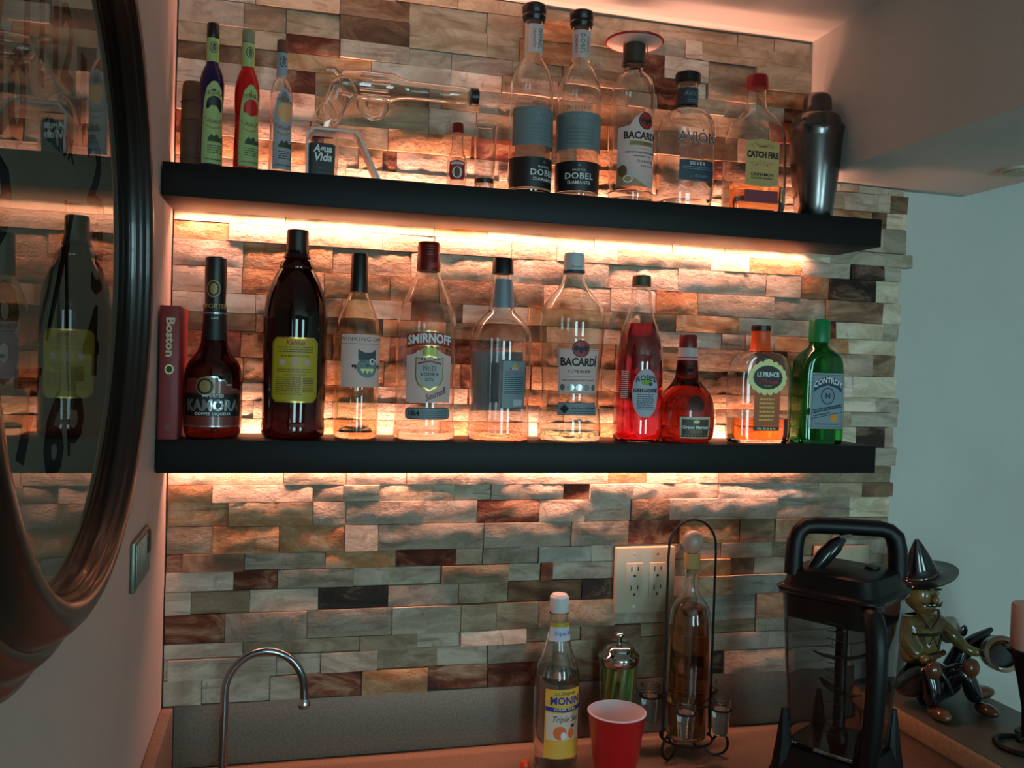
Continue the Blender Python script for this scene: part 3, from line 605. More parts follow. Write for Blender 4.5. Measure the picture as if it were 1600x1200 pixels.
# dark coffee liqueur with stepped label
x, y, p = L('kamora')
r, b = bottle('liqueur_bottle', (x, y, 0), 'dark red-brown coffee liqueur bottle lettered KAMORA, long black neck, next to the red book', p, .2055, G_kamora, K_black, GB, solid=True)
sf = Surf(b, .06, 4); nk = Surf(p, .18, 4)
Rr = mat('kamora_red', srgb(120, 44, 36), .35, coat=.3)
lb = rpatch(r, 'label', sf, .0, .050, .018, .074, Rr, 0, 20)
patch(r, 'step_trim', sf, -.012, .043, lerp_fn([(0, .093), (.34, .093), (.36, .088), (.56, .088), (.58, .081), (.75, .081), (.77, .074), (1, .074)]), lerp_fn([(0, .096), (.34, .096), (.36, .091), (.56, .091), (.58, .084), (.75, .084), (.77, .077), (1, .077)]), P_silver, 44, 1, .0004)
patch(r, 'upper_label', sf, -.045, .043, .074, lerp_fn([(0, .092), (.54, .0925), (.56, .0925), (.6, .0875), (.72, .0875), (.74, .080), (.84, .080), (.86, .0745), (1, .0745)]), Rr, 44, 1, 0)
bn = rpatch(r, 'name_band', sf, 0, .05, .034, .069, P_black, .0003, 20)
write(bn, sf, 'KAMORA', -.0005, .050, .0235, P_silver, .045, sx=.86, h=.0006)
write(bn, sf, 'IMPORTED', 0, .0655, .0062, I_white, .02, spacing=1.1, h=.0006); write(bn, sf, 'COFFEE LIQUEUR', 0, .0375, .0062, I_white, .02, spacing=1.15, h=.0006)
rpatch(r, 'foil_line', sf, 0, .05, .0175, .0195, P_silver, .0003, 20)
md = oval(r, 'medallion', sf, -.012, .0145, .080, .0145, P_dgold, .0006, 20); oval(md, 'medallion_ring', sf, -.012, .0125, .080, .0125, P_black, .0008, 20); oval(md, 'medallion_face', sf, -.012, .0085, .080, .0095, P_dgold, .001, 12)
nb = rpatch(r, 'neck_label', nk, 0, .036, .152, .2045, P_black, .0002, 20)
m2 = oval(r, 'neck_medallion', nk, -.003, .0115, .232, .0135, P_dgold, .0006); oval(m2, 'medallion_face', nk, -.003, .0095, .232, .0115, P_black, .0008); oval(m2, 'medallion_relief', nk, -.003, .006, .232, .0085, P_dgold, .001, 10)
write(nb, nk, 'IMPORTED', -.002, .2045, .0095, P_dgold, .02, h=.0012); rpatch(r, 'neck_ring', nk, 0, .05, .1925, .1955, P_silver, .0004, 24); write(nb, nk, 'CAFE', 0, .186, .0045, I_white, .01, h=.0006)

# big brown jug-like liqueur bottle seen from its back label
x, y, p = L('kahlua')
r, b = bottle('liqueur_bottle', (x, y, 0), 'largest dark brown liqueur bottle with mustard-yellow back label and tall brown screw cap', p, .287, G_brown, mat('dark_brown_cap', srgb(34, 16, 12), .4), GB, solid=True)
sf = Surf(b, .1, 0)
oct_b = lerp_fn([(0, .066), (.1, .058), (.9, .058), (1, .066)]); oct_t = lerp_fn([(0, .152), (.1, .160), (.9, .160), (1, .152)])
lb = patch(r, 'back_label', sf, -.038, .038, oct_b, oct_t, P_gold, 22, 3, 0); patch(lb, 'label_field', sf, -.0355, .0355, lerp_fn([(0, .068), (.1, .0605), (.9, .0605), (1, .068)]), lerp_fn([(0, .150), (.1, .1575), (.9, .1575), (1, .150)]), P_yellow, 22, 3, .0003)
write(lb, sf, 'Kahlua', 0, .1515, .0105, I_red, .02, shear=.2, h=.0007)
small_print(lb, sf, 0, .056, .1435, 3, .0035, I_brown, .0005); write(lb, sf, 'THE 60 MINUTE COCKTAILS', 0, .1305, .0036, I_brown, .02, h=.0006)
for i in (-1, 0, 1):
    oval(lb, 'drink_picture', sf, i*.0195, .0052, .1205, .005, mat('picture_lilac', srgb(188, 150, 150), .6), .0005, 10)
small_print(lb, sf, 0, .056, .109, 2, .0035, I_brown, .0005, seed=5); write(lb, sf, 'FOUR PARTS LIQUEUR', 0, .101, .0036, I_brown, .01, h=.0006)
small_print(lb, sf, -.01, .04, .096, 9, .0032, I_brown, .0005, seed=8)
q = Surf(b, .1, 0)
for i in range(9): patch(lb, 'barcode_line', q, .0125, .0305, .0745+i*.0026, .0758+i*.0026, I_brown, 3, 1, .0005)

# white wine with owl label
x, y, p = L('owl')
r, b = bottle('wine_bottle', (x, y, 0), 'clear wine bottle with black foil neck and white label showing an owl', p, .2385, G_wine, K_black, GB, capname='foil_capsule', base=.01)
sf = Surf(b, .1, 20)
lb = rpatch(r, 'label', sf, 0, .044, .084, .169, P_white, 0, 22)
write(lb, sf, 'WINKING OWL', -.004, .161, .0094, I_grey, .0, sx=1.15, spacing=1.15, h=.0005); rpatch(lb, 'label_rule', sf, 0, .044, .1535, .1541, I_grey, .0003, 22)
O_body = mat('owl_grey', srgb(112, 130, 128), .7); O_dk = mat('owl_dark', srgb(62, 74, 82), .7)
oval(lb, 'owl_body', sf, .002, .0185, .116, .0165, O_body, .0003); patch(lb, 'owl_head', sf, -.014, .018, .128, lerp_fn([(0, .146), (.1, .143), (.3, .140), (.7, .140), (.9, .143), (1, .146)]), O_dk, 12, 1, .0004)
oval(lb, 'owl_eye', sf, .010, .0055, .1255, .0055, I_white, .0006, 12); oval(lb, 'owl_pupil', sf, .010, .0025, .1255, .0025, I_black, .0008, 10); patch(lb, 'owl_wink', sf, -.011, -.002, lerp_fn([(0, .1255), (.5, .1242), (1, .1255)]), lerp_fn([(0, .1265), (.5, .1255), (1, .1265)]), O_dk, 8, 1, .0006)
patch(lb, 'owl_beak', sf, -.001, .004, lerp_fn([(0, .1195), (.5, .116), (1, .1195)]), .1205, O_dk, 6, 1, .0006)
for s, a in ((-1, -.024), (1, .0205)): patch(lb, 'owl_wing', sf, a, a+.0075, lerp_fn([(0, .117), (.3, .114), (.5, .117), (.7, .112), (1, .114)]), lerp_fn([(0, .120), (1, .120)]), I_black, 10, 1, .0005)
patch(lb, 'owl_feathers', sf, -.010, .013, lerp_fn([(0, .112), (.17, .106), (.33, .112), (.5, .105), (.67, .112), (.83, .106), (1, .112)]), .114, I_yellow, 18, 1, .0006)
MB().rings([(.0106, .028), (.014, .027), (.021, .016), (.0235, .004)], 32).build('punt', G_green_tint, r)

# vodka, red cap
x, y, p = L('smirnoff')
r, b = bottle('vodka_bottle', (x, y, 0), 'large clear vodka bottle lettered SMIRNOFF with dark red screw cap', p, .2785, G_clear, K_dred, GB, base=.012)
sf = Surf(b, .1, -1)
rb = patch(r, 'name_band', sf, -.040, .040, lerp_fn([(0, .1485), (.25, .1525), (.5, .154), (.75, .1525), (1, .1485)]), lerp_fn([(0, .1725), (.25, .177), (.5, .1785), (.75, .177), (1, .1725)]), P_gold, 20, 2, .0002)
patch(rb, 'band_field', sf, -.0395, .0395, lerp_fn([(0, .150), (.25, .154), (.5, .1555), (.75, .154), (1, .150)]), lerp_fn([(0, .171), (.25, .1755), (.5, .177), (.75, .1755), (1, .171)]), P_red, 20, 2, .0004)
write(rb, sf, 'SMIRNOFF', 0, .166, .0205, I_white, .035, sx=.78, h=.0008, arc=3.4)
lb = patch(r, 'label', sf, -.040, .040, .062, lerp_fn([(0, .138), (.15, .140), (.4, .150), (.6, .150), (.85, .140), (1, .138)]), P_white, 22, 3, 0)
shield = lerp_fn([(0, .102), (.1, .090), (.5, .080), (.9, .090), (1, .102)]); sh_t = lerp_fn([(0, .136), (.15, .134), (.5, .139), (.85, .134), (1, .136)])
sh = patch(lb, 'shield_edge', sf, -.0235, .0235, shield, sh_t, P_gold, 22, 2, .0003); patch(lb, 'shield', sf, -.0215, .0215, lerp_fn([(0, .1035), (.1, .0925), (.5, .083), (.9, .0925), (1, .1035)]), lerp_fn([(0, .1335), (.15, .132), (.5, .1365), (.85, .132), (1, .1335)]), P_white, 22, 2, .0006)
patch(lb, 'ribbon', sf, -.019, .019, lerp_fn([(0, .1235), (.3, .1265), (.5, .1275), (.7, .1265), (1, .1235)]), lerp_fn([(0, .1265), (.3, .1295), (.5, .1305), (.7, .1295), (1, .1265)]), P_red, 14, 1, .0009)
patch(lb, 'crown', sf, -.012, .012, .1385, lerp_fn([(0, .147), (.2, .151), (.35, .149), (.5, .153), (.65, .149), (.8, .151), (1, .147)]), mat('crown_gold', srgb(120, 118, 40), .35, .5), 16, 1, .0009)
for i in (-13, -8, 8, 13): oval(lb, 'crest_dot', sf, i*.001, .0021, .1325, .0021, I_grey, .0009, 8)
write(lb, sf, 'No21', 0, .1175, .0125, I_black, .0, sx=.75, h=.001); write(lb, sf, 'VODKA', 0, .1075, .0078, I_black, .015, spacing=1.15, h=.001); small_print(lb, sf, 0, .014, .1005, 2, .003, I_grey, .0009)
write(lb, sf, 'Smirnoff', .010, .075, .0150, I_black, 0, shear=.5, rot=22, sx=.72, h=.001); patch(lb, 'underline', sf, -.004, .030, lerp_fn([(0, .0665), (1, .078)]), lerp_fn([(0, .067), (1, .0786)]), I_grey, 8, 1, .001)
pb = patch(r, 'date_plate', sf, -.040, .040, lerp_fn([(0, .038), (.06, .0345), (.94, .0345), (1, .038)]), lerp_fn([(0, .050), (.06, .0535), (.94, .0535), (1, .050)]), P_black, 20, 2, .0002); rpatch(pb, 'plate_field', sf, 0, .0385, .036, .052, P_grey, .0004)
write(pb, sf, '1864', -.025, .044, .0125, I_black, .02, sx=.8, h=.0007); small_print(pb, sf, .012, .046, .0475, 4, .0032, I_black, .0006)
rpatch(r, 'cap_band', Surf(p, .29, 0), .012, .012, .283, .292, P_red, .0006, 8)
for i in range(5): MB().rings([(.300+i*.0045, .0188), (.3022+i*.0045, .0188)], 36).build('cap_ridge', K_dred, r)

# clear vodka bottle turned round
x, y, p = L('clearvodka')
r, b = bottle('vodka_bottle', (x, y, 0), 'clear half-empty spirit bottle with black cap, turned so its small grey back label shows', p, .2812, G_clear, K_black, GB, liquid=None, level=.03, base=.012)
sf = Surf(b, .1, 0)
rpatch(r, 'front_label_back', sf, PI*.0525, .062, .046, .150, mat('label_back_grey', srgb(158, 166, 178), .6), -.0002, 26)
bl = rpatch(r, 'back_label', sf, .014, .0225, .055, .135, P_black, .0002); rpatch(bl, 'label_field', sf, .014, .0215, .056, .134, P_grey, .0005)
patch(bl, 'mountain', sf, .006, .022, .121, lerp_fn([(0, .121), (.5, .131), (1, .121)]), P_gold, 8, 1, .0008); patch(bl, 'red_ribbon', sf, .004, .024, .119, .1225, P_red, 8, 1, .001)
write(bl, sf, 'VODKA', .014, .1207, .004, I_white, .02, h=.0013); small_print(bl, sf, .014, .036, .115, 12, .0032, I_dkblue, .0008)
for i in range(10): patch(bl, 'barcode_line', sf, .013+i*.0018, .0139+i*.0018, .0585, .070, I_white, 1, 1, .0008)
nsf = Surf(p, .25, 4); patch(r, 'neck_label', nsf, -.020, .020, .2235, .272, mat('neck_grey', srgb(128, 136, 146), .35, .3), 16, 3, .0003)

# white rum
x, y, p = L('bacardi')
r, b = bottle('rum_bottle', (x, y, 0), 'clear waisted rum bottle lettered BACARDI SUPERIOR with white screw cap and greenish base', p, .2885, G_green_tint, K_white, GB, liquid=glass('green_tinged_spirit', (.80, .90, .72, 1), 0, 1.33), level=.017, base=.010)
sf = Surf(b, .12, -1)
lb = patch(r, 'label', sf, -.037, .037, .082, lerp_fn([(0, .158), (.3, .158), (.36, .166), (.5, .171), (.64, .166), (.7, .158), (1, .158)]), P_white, 26, 3, .0002)
frame(lb, sf, 0, .0355, .0835, .1565, I_grey, .0006, .0005)
md = oval(lb, 'medallion', sf, 0, .0145, .158, .0145, I_black, .0006, 20); oval(lb, 'medallion_field', sf, 0, .0132, .158, .0132, mat('rum_red', srgb(150, 30, 34), .5), .0009, 20)
def bat(parent, sf, uc, zc, s_, h): 
    patch(parent, 'bat_mark', sf, uc-s_, uc+s_, lerp_fn([(0, zc-.15*s_), (.15, zc-.45*s_), (.28, zc-.1*s_), (.4, zc-.55*s_), (.5, zc-.75*s_), (.6, zc-.55*s_), (.72, zc-.1*s_), (.85, zc-.45*s_), (1, zc-.15*s_)]), lerp_fn([(0, zc+.3*s_), (.2, zc+.5*s_), (.4, zc+.15*s_), (.47, zc+.4*s_), (.53, zc+.4*s_), (.6, zc+.15*s_), (.8, zc+.5*s_), (1, zc+.3*s_)]), I_black, 20, 1, h)
bat(lb, sf, 0, .158, .0115, .0012)
write(lb, sf, 'BACARDÍ', -.001, .135, .0185, I_black, .04, sx=.82, h=.0007); write(lb, sf, 'SUPERIOR', 0, .1195, .0072, I_black, .02, spacing=1.3, h=.0007)
rpatch(lb, 'label_rule', sf, 0, .025, .1108, .1113, I_black, .0006); write(lb, sf, 'RON SUPERIOR CARTA BLANCA', 0, .1045, .0038, I_black, .02, spacing=1.1, h=.0007)
for i in (-29, -14.5, 0, 14.5, 29):
    oval(lb, 'coin_medal', sf, i*.001, .0062 if abs(i) < 20 else .0045, .0925, .0055, P_silver if abs(i) < 20 else I_grey, .0008, 12)
pb = rpatch(r, 'origin_plate', sf, 0, .036, .0455, .067, I_black, .0002); rpatch(pb, 'plate_field', sf, 0, .0353, .0462, .0663, P_grey, .0005)
dia = lerp_fn([(0, .056), (.5, .048), (1, .056)]); dit = lerp_fn([(0, .056), (.5, .064), (1, .056)]); patch(pb, 'diamond', sf, -.032, -.016, dia, dit, I_black, 10, 1, .0008)
write(pb, sf, 'SANTIAGO DE CUBA', .009, .057, .0048, I_black, .02, h=.0009); small_print(pb, sf, .008, .044, .0515, 2, .003, I_black, .0008)
write(r, sf, '1862', .002, .032, .014, G_clear, .02, sx=1.1, h=.0012, name='embossed_year')
cs = Surf(p, .30, 0); rpatch(r, 'cap_band', cs, 0, .030, .289, .2945, P_navy, .0004, 16); write(r, cs, 'Bacardi', -.002, .300, .006, I_grey, 0, shear=.4, h=.0006)

# grenadine
x, y, p = L('grenadine')
r, b = bottle('syrup_bottle', (x, y, 0), 'bright red grenadine syrup bottle with oval white label and olive cap', p, .2745, G_clear, K_olive, GB, t=.0015, liquid=G_grenade, level=.208, base=.004)
sf = Surf(b, .08, -8)
ov = oval(r, 'oval_label', sf, .003, .0245, .085, .0425, P_white, .0002, 24); oval(ov, 'label_edge', sf, .003, .0232, .085, .041, mat('label_pale', srgb(170, 172, 186), .6), .0004, 24)
write(ov, sf, "ROSE'S", .003, .112, .0125, I_black, .03, arc=14, sx=.95, h=.0009); oval(ov, 'lime_picture', sf, .003, .0085, .1045, .0058, P_green, .0007, 12)
oval(ov, 'leaf_picture', sf, .011, .004, .1015, .0035, P_dgreen, .0009, 8)
write(ov, sf, 'GRENADINE', .003, .0895, .0088, I_black, .04, sx=.9, h=.0007); small_print(ov, sf, .003, .030, .082, 8, .0036, I_dkblue, .0006)
nl = rpatch(r, 'nutrition_label', sf, -.036, .0085, .072, .124, G_clear, .0002, 6); small_print(nl, sf, -.036, .015, .1215, 14, .0035, I_white, .0006)

# orange cognac liqueur, squat
x, y, p = L('marnier')
r, b = bottle('liqueur_bottle', (x, y, 0), 'squat round red-amber bottle with red cap and label lettered Grand Marnier', p, .1675, G_marnier, mat('wax_red', srgb(110, 22, 24), .35), GB, solid=True)
sf = Surf(b, .03, -8)
nk = Surf(p, .16, -8); rpatch(r, 'neck_band', nk, 0, .048, .146, .1678, P_white, .0006, 20); rpatch(r, 'neck_ribbon', nk, 0, .048, .1495, .1515, P_red, .0009, 20)
lb = rpatch(r, 'label', sf, .004, .029, .008, .046, mat('warm_cream', srgb(196, 186, 166), .6), .0002); rpatch(lb, 'label_field', sf, .004, .0255, .0135, .0415, mat('label_umber', srgb(74, 62, 42), .5), .0005)
write(lb, sf, 'Grand Marnier', .004, .0275, .0082, I_white, .03, h=.0008); oval(lb, 'crest', sf, .004, .006, .0375, .003, I_yellow, .0008, 8); small_print(lb, sf, .004, .022, .0205, 2, .003, P_dgold, .0008)
sl = oval(r, 'wax_seal', Surf(b, .065, -8), .004, .0155, .069, .015, mat('seal_wax', srgb(84, 20, 14), .3), .0012); oval(sl, 'seal_face', Surf(b, .065, -8), .004, .0115, .069, .011, mat('seal_dark', srgb(60, 14, 10), .3), .0018)
rpatch(r, 'seal_ribbon', Surf(b, .05, -8), .004, .009, .046, .056, P_red, .0006)

# orange liqueur flask
x, y, p = L('leprince')
pf = flask(p, .93, .47, 5, .0622)
r, b = bottle('liqueur_bottle', (x, y, 0), 'clear rectangular flask of orange liqueur with orange neck, lettered LE PRINCE', pf, .1665, G_clear, K_orange, GB, liquid=L_orange, level=.044, base=.006, seg=64, capname='neck_sleeve', neck_r=.0165)
MB().rings([(.2035, .0178), (.2135, .0176)], 32).build('cap', K_black, r)
sf = Surf(b, .08, 0)
fr_ = patch(r, 'ornate_frame', sf, -.034, .034, *ellipse_fn(.119, .026), I_yellow, 26, 2, .0003)
rn = random.Random(2)
for k in range(18):
    a = 2*PI*k/18; oval(fr_, 'scroll', sf, .0335*math.cos(a), .0062, .119+.0262*math.sin(a), .0062, I_yellow, .0005, 8)
oval(fr_, 'frame_field', sf, 0, .0300, .119, .0215, P_black, .0009, 22); oval(fr_, 'crown_mark', sf, 0, .009, .1465, .006, I_yellow, .0006, 10)
write(fr_, sf, 'LE PRINCE', 0, .124, .0115, I_white, .035, sx=.85, h=.0012); write(fr_, sf, "d'Orange", 0, .1115, .0115, I_red, .02, shear=.3, sx=.9, h=.0012); write(fr_, sf, 'LIQUEUR', 0, .1035, .004, P_gold, 0, h=.0012)
ol = rpatch(r, 'orange_label', sf, .0, .026, .031, .0925, P_rust, .0002); small_print(ol, sf, 0, .03, .078, 6, .0075, P_gold, .0005)
bb = rpatch(r, 'volume_band', sf, .0, .026, .0225, .0305, P_black, .0004); write(bb, sf, '750ml  30% Alc. By Vol.', 0, .0263, .0054, I_yellow, .03, sx=.72, h=.0007)

# green bottle
x, y, p = L('controy')
pf = flask(p, .775, .50, 6, .0568)
r, b = bottle('liqueur_bottle', (x, y, 0), 'flat green glass bottle with green cap and pale label lettered CONTROY', pf, .1855, G_greenb, K_green, GB, t=.002, liquid=glass('yellow_green_liquid', (.85, .95, .55, 1), 0, 1.33), level=.026, seg=64, neck_r=.0178)  # yellow-green liquid in the bottom of the bottle
sf = Surf(b, .08, 0)
lb = rpatch(r, 'label', sf, .003, .0345, .028, .130, P_white, .0002); rpatch(lb, 'label_field', sf, .003, .033, .0295, .1285, P_blue, .0004); frame(lb, sf, .003, .0315, .031, .127, I_dkblue, .0006, .0006)
wr = patch(lb, 'name_ribbon', sf, -.026, .032, lerp_fn([(0, .095), (.2, .103), (.5, .108), (.8, .103), (1, .095)]), lerp_fn([(0, .112), (.2, .120), (.5, .1245), (.8, .120), (1, .112)]), I_dkblue, 16, 1, .0007)
write(lb, sf, 'CONTROY', .003, .1165, .0145, I_white, .03, sx=.82, arc=12, h=.0012)
oval(lb, 'crest_edge', sf, .003, .0145, .088, .0155, I_dkblue, .0007, 16); oval(lb, 'crest_field', sf, .003, .0125, .088, .0135, P_blue, .001, 14); write(lb, sf, 'N', .003, .088, .014, I_dkblue, .03, h=.0012)
for i in (0, 1, 3): patch(lb, 'ribbon_stripe', sf, -.028, .034, lerp_fn([(0, .061-i*.005), (1, .073-i*.005)]), lerp_fn([(0, .0622-i*.005), (1, .0742-i*.005)]), I_dkblue, 8, 1, .0008)
write(lb, sf, 'LICOR DE NARANJA', .003, .0655, .0062, I_dkblue, .025, rot=11, h=.001); write(lb, sf, 'PREMIUM LIQUEUR', -.008, .0545, .004, I_dkblue, .01, rot=11, h=.001)
oval(lb, 'orange_picture', sf, .017, .0082, .0475, .0075, mat('orange_print', srgb(222, 140, 44), .6), .001, 12); small_print(lb, sf, .003, .05, .0355, 1, .004, I_dkblue, .0008)
rpatch(r, 'tax_strip', sf, .045, .0085, .085, .103, P_white, .0008, 8)

# ================================================================ upper shelf
ZU = .412
def hourglass(k, nm, lab, gm, cap, field, spot, bodyw=1, solid=True, rot=17, spotm=None):
    x, y, p = L(k)
    r, b = bottle('tequila_bottle', (x, y, ZU), lab, p, p[-4][0]-.001, gm, cap, GT, solid=solid, t=.0018)
    sf = Surf(b, .1, rot); zt = p[8][0]
    lw = .0175
    lb = patch(r, 'label', sf, -lw, lw, .012, lerp_fn([(0, .085), (.06, .104), (.2, .128), (.4, .138), (.5, .139), (.6, .138), (.8, .128), (.94, .104), (1, .085)]), field, 24, 4, .0002)
    write(lb, sf, 'TEQUILA', 0, .121, .0085, I_brown, .0, sx=.75, arc=18, h=.0005); oval(lb, 'fruit_cutout', sf, .001, .0125, .101, .0150, spot, .0005, 16)
    write(lb, sf, 'CORRALEJO', 0, .0765, .0088, I_brown, .01, sx=.62, arc=-22, h=.0005)
    patch(lb, 'gilt_arc', sf, -.0165, .0165, lerp_fn([(0, .073), (.3, .0665), (.5, .065), (.7, .0665), (1, .073)]), lerp_fn([(0, .0755), (.3, .069), (.5, .0675), (.7, .069), (1, .0755)]), P_dgold, 12, 1, .0004)
    patch(lb, 'wagon_print', sf, -.008, .016, .046, lerp_fn([(0, .050), (.2, .058), (.35, .054), (.55, .059), (.7, .052), (1, .056)]), P_dgreen, 14, 1, .0005)
    small_print(lb, sf, .004, .024, .039, 4, .0035, P_dgreen, .0005); write(lb, sf, '100% DE AGAVE', 0, .0185, .0036, P_dgreen, .02, h=.0005)
    for i in range(5): oval(lb, 'edge_dot', sf, -.0155, .0008, .075-i*.011, .0008, I_brown, .0006, 6)
    ns = Surf(p, .19, rot); nl = rpatch(r, 'neck_label', ns, 0, .026, p[9][0]+.003, p[-4][0]-.002, field, .0003, 18)
    zc = (p[9][0]+p[-4][0])/2+.004; q = oval(nl, 'portrait_ring', ns, 0, .0062, zc, .0085, I_black, .0006, 12); oval(nl, 'portrait_field', ns, 0, .005, zc, .0072, field, .0009, 12); oval(nl, 'portrait_face', ns, 0, .0028, zc-.001, .005, I_grey, .0012, 8)
    patch(nl, 'portrait_hat', ns, -.004, .004, zc+.003, lerp_fn([(0, zc+.0035), (.3, zc+.004), (.5, zc+.0065), (.7, zc+.004), (1, zc+.0035)]), I_black, 8, 1, .0014)
    return r
hourglass('blue', '', 'slim cobalt blue tequila bottle with yellow-green label, nearest the left wall', G_cobalt, K_black, P_lime, mat('spot_black', srgb(24, 18, 20), .5), rot=17)
hourglass('red', '', 'slim scarlet tequila bottle with yellow-green label between the blue and the clear ones', G_red, mat('grey_green_cap', srgb(120, 122, 92), .4), P_lime, mat('spot_red', srgb(190, 20, 22), .3), rot=22)
hourglass('clearc', '', 'slim clear tequila bottle with pale blue label and brown stopper', G_clear, mat('brown_stopper', srgb(92, 54, 34), .6), P_blue, mat('spot_amber', srgb(214, 150, 96), .4), rot=18, solid=False)

# carved wooden cup behind the blue bottle
cu_ = empty('wooden_cup', (.033, -.045, ZU), 'tall brown carved wooden cup behind the blue bottle against the wall', 'cup')
v, f = shell([(0, .017), (.004, .0185), (.06, .0195), (.13, .0178), (.146, .0168), (.150, .0150)], .0025, .006, 40)[0]
mesh_obj('body', v, f, mat('carved_wood', srgb(104, 68, 38), .6, bump=(120, .3, .002), vary=(srgb(76, 46, 26), 14, (1, 1, 5))), cu_)
for i in range(4): MB().tube([(.0190*math.cos(a), .0190*math.sin(a), .028+i*.03) for a in [2*PI*k/28 for k in range(28)]], .0007, 5, True).build('carved_ring', mat('carved_wood_dark', srgb(70, 42, 24), .7), cu_)

# small flat tequila bottle in front of the stand
x, y, p = L('agua')
pa = [(0, .0225, .012, 4), (.004, .0255, .0145, 4), (.03, .0262, .0150, 4), (.055, .0275, .0150, 4), (.075, .0262, .0140, 3.5), (.090, .0215, .0125, 3), (.102, .0140, .0105, 2.5), (.1075, .0060, .006, 2), (.108, .002, .002, 2)]
r, b = bottle('tequila_bottle', (x+.003, -.062, ZU), 'small flat clear bottle with black label lettered Agua Vida under the white stand', pa, .4, G_clear, K_black, GT, t=.0018, seg=56)
sf = Surf(b, .04, 0)
lb = patch(r, 'label', sf, -.0215, .0205, lerp_fn([(0, .009), (.15, .006), (.85, .006), (1, .009)]), lerp_fn([(0, .064), (.12, .066), (.9, .066), (1, .064)]), P_black, 14, 3, .0002); frame(lb, sf, -.0005, .0195, .008, .064, I_grey, .0004, .0004)
write(lb, sf, 'Agua', .001, .0565, .0165, I_white, .03, shear=.2, sx=.85, h=.0005); write(lb, sf, 'Vida', .001, .0425, .0180, I_white, .03, shear=.2, sx=.9, h=.0005); small_print(lb, sf, 0, .034, .017, 3, .0032, I_grey, .0005); small_print(lb, sf, 0, .010, .025, 1, .003, I_grey, .0005)
patch(r, 'shoulder_label', sf, -.0185, .0180, .074, lerp_fn([(0, .080), (.15, .091), (.35, .0985), (.5, .100), (.65, .0985), (.85, .091), (1, .080)]), P_black, 14, 3, .0004); write(r, sf, 'TEQUILA', 0, .0880, .0072, I_grey, .02, arc=-20, h=.0008)

# white bent stand and glass pistol decanter
st = empty('bent_stand', (.266, -.106, ZU), 'white bent acrylic stand over the small black-labelled bottle, under the pistol decanter', 'stand')
pts = [(-.056, 0), (-.057, .067), (-.047, .078), (.018, .078), (.026, .072), (.062, 0)]
inn = [(-.053, 0), (-.054, .065), (-.0455, .0745), (.0160, .0745), (.0230, .069), (.056, 0)]
v = []; f = []; n = len(pts)
for yy in (-.022, .022):
    v += [(a, yy, c) for a, c in pts] + [(a, yy, c) for a, c in inn]
for i in range(n-1):
    f += [(i, i+1, n+i+1, n+i), (2*n+i, 3*n+i, 3*n+i+1, 2*n+i+1), (i, 2*n+i, 2*n+i+1, i+1), (n+i, n+i+1, 3*n+i+1, 3*n+i)]
f += [(0, n, 3*n, 2*n), (n-1, 2*n+n-1, 3*n+n-1, 2*n-1)]
mesh_obj('bent_sheet', v, f, mat('white_acrylic', srgb(206, 190, 184), .3), st, smooth=False)
gn = empty('pistol_decanter', (.266, -.104, ZU+.0784), 'clear glass decanter shaped like a pistol with black muzzle cap, on the white stand', 'decanter')
Gd = glass('decanter_glass', (.95, .96, .95, 1)); mb = MB()
def rod(mb_, pts_, R_, seg=24):
    mb_.tube(pts_, R_, seg)
gx = -.262; 
# hollow barrel and drum: an outer skin and an inner one, seen apart through the glass
def hollow_x(prof, t, z, name):
    (v, f), _ = shell([(a, b_) for a, b_ in prof], t, t*1.4, 32); return mesh_obj(name, [(a, c, z-b_*0+b_) for b_, c, a in [(q[0], q[1], q[2]) for q in v]], f, Gd, gn)
hollow_x([(-.008, .014), (-.004, .021), (.030, .024), (.075, .0235), (.088, .0185), (.104, .0155), (.150, .0150), (.196, .0150), (.203, .012), (.2045, .0095), (.212, .0095)], .0024, .079, 'barrel')
v, f = ringmesh([(.206, .0125), (.2065, .0145), (.2175, .0145), (.219, .013)], 28); mesh_obj('muzzle_cap', [(c, b_, a+.079) for a, b_, c in v], f, K_black, gn)
g = [(-.004, .088), (-.020, .080), (-.026, .062), (-.034, .044), (-.044, .028), (-.050, .012), (-.050, .004), (-.030, .001), (-.014, .001), (-.006, .014), (.002, .036), (.012, .052), (.020, .060), (.022, .066), (.006, .090)]
bm = bmesh.new(); vs = [bm.verts.new((a, -.011, c)) for a, c in g]; fc = bm.faces.new(vs); e = bmesh.ops.extrude_face_region(bm, geom=[fc]); bmesh.ops.translate(bm, vec=(0, .022, 0), verts=[q for q in e['geom'] if isinstance(q, bmesh.types.BMVert)])
bmesh.ops.bevel(bm, geom=bm.edges[:], offset=.0045, segments=3, affect='EDGES', profile=.5); bm.verts.index_update()
mesh_obj('grip', [q.co[:] for q in bm.verts], [[q.index for q in ff.verts] for ff in bm.faces], Gd, gn, angle=60); bm.free()
MB().tube([(.022, 0, .060), (.024, 0, .044), (.032, 0, .032), (.046, 0, .027), (.060, 0, .031), (.068, 0, .044), (.070, 0, .060)], .0036, 12).build('trigger_guard', Gd, gn)
MB().tube([(.040, 0, .060), (.036, 0, .050), (.040, 0, .042)], [.003, .0025, .0015], 10).build('trigger', Gd, gn)
MB().tube([(-.006, 0, .092), (-.016, 0, .100), (-.026, 0, .100), (-.030, 0, .095)], [.005, .0045, .004, .003], 12).build('hammer', Gd, gn)
for k in range(6):
    a = 2*PI*k/6; mb = MB(); mb.tube([(.026, .0205*math.cos(a), .079+.0205*math.sin(a)), (.072, .0205*math.cos(a), .079+.0205*math.sin(a))], .0028, 10).build('drum_flute', Gd, gn)

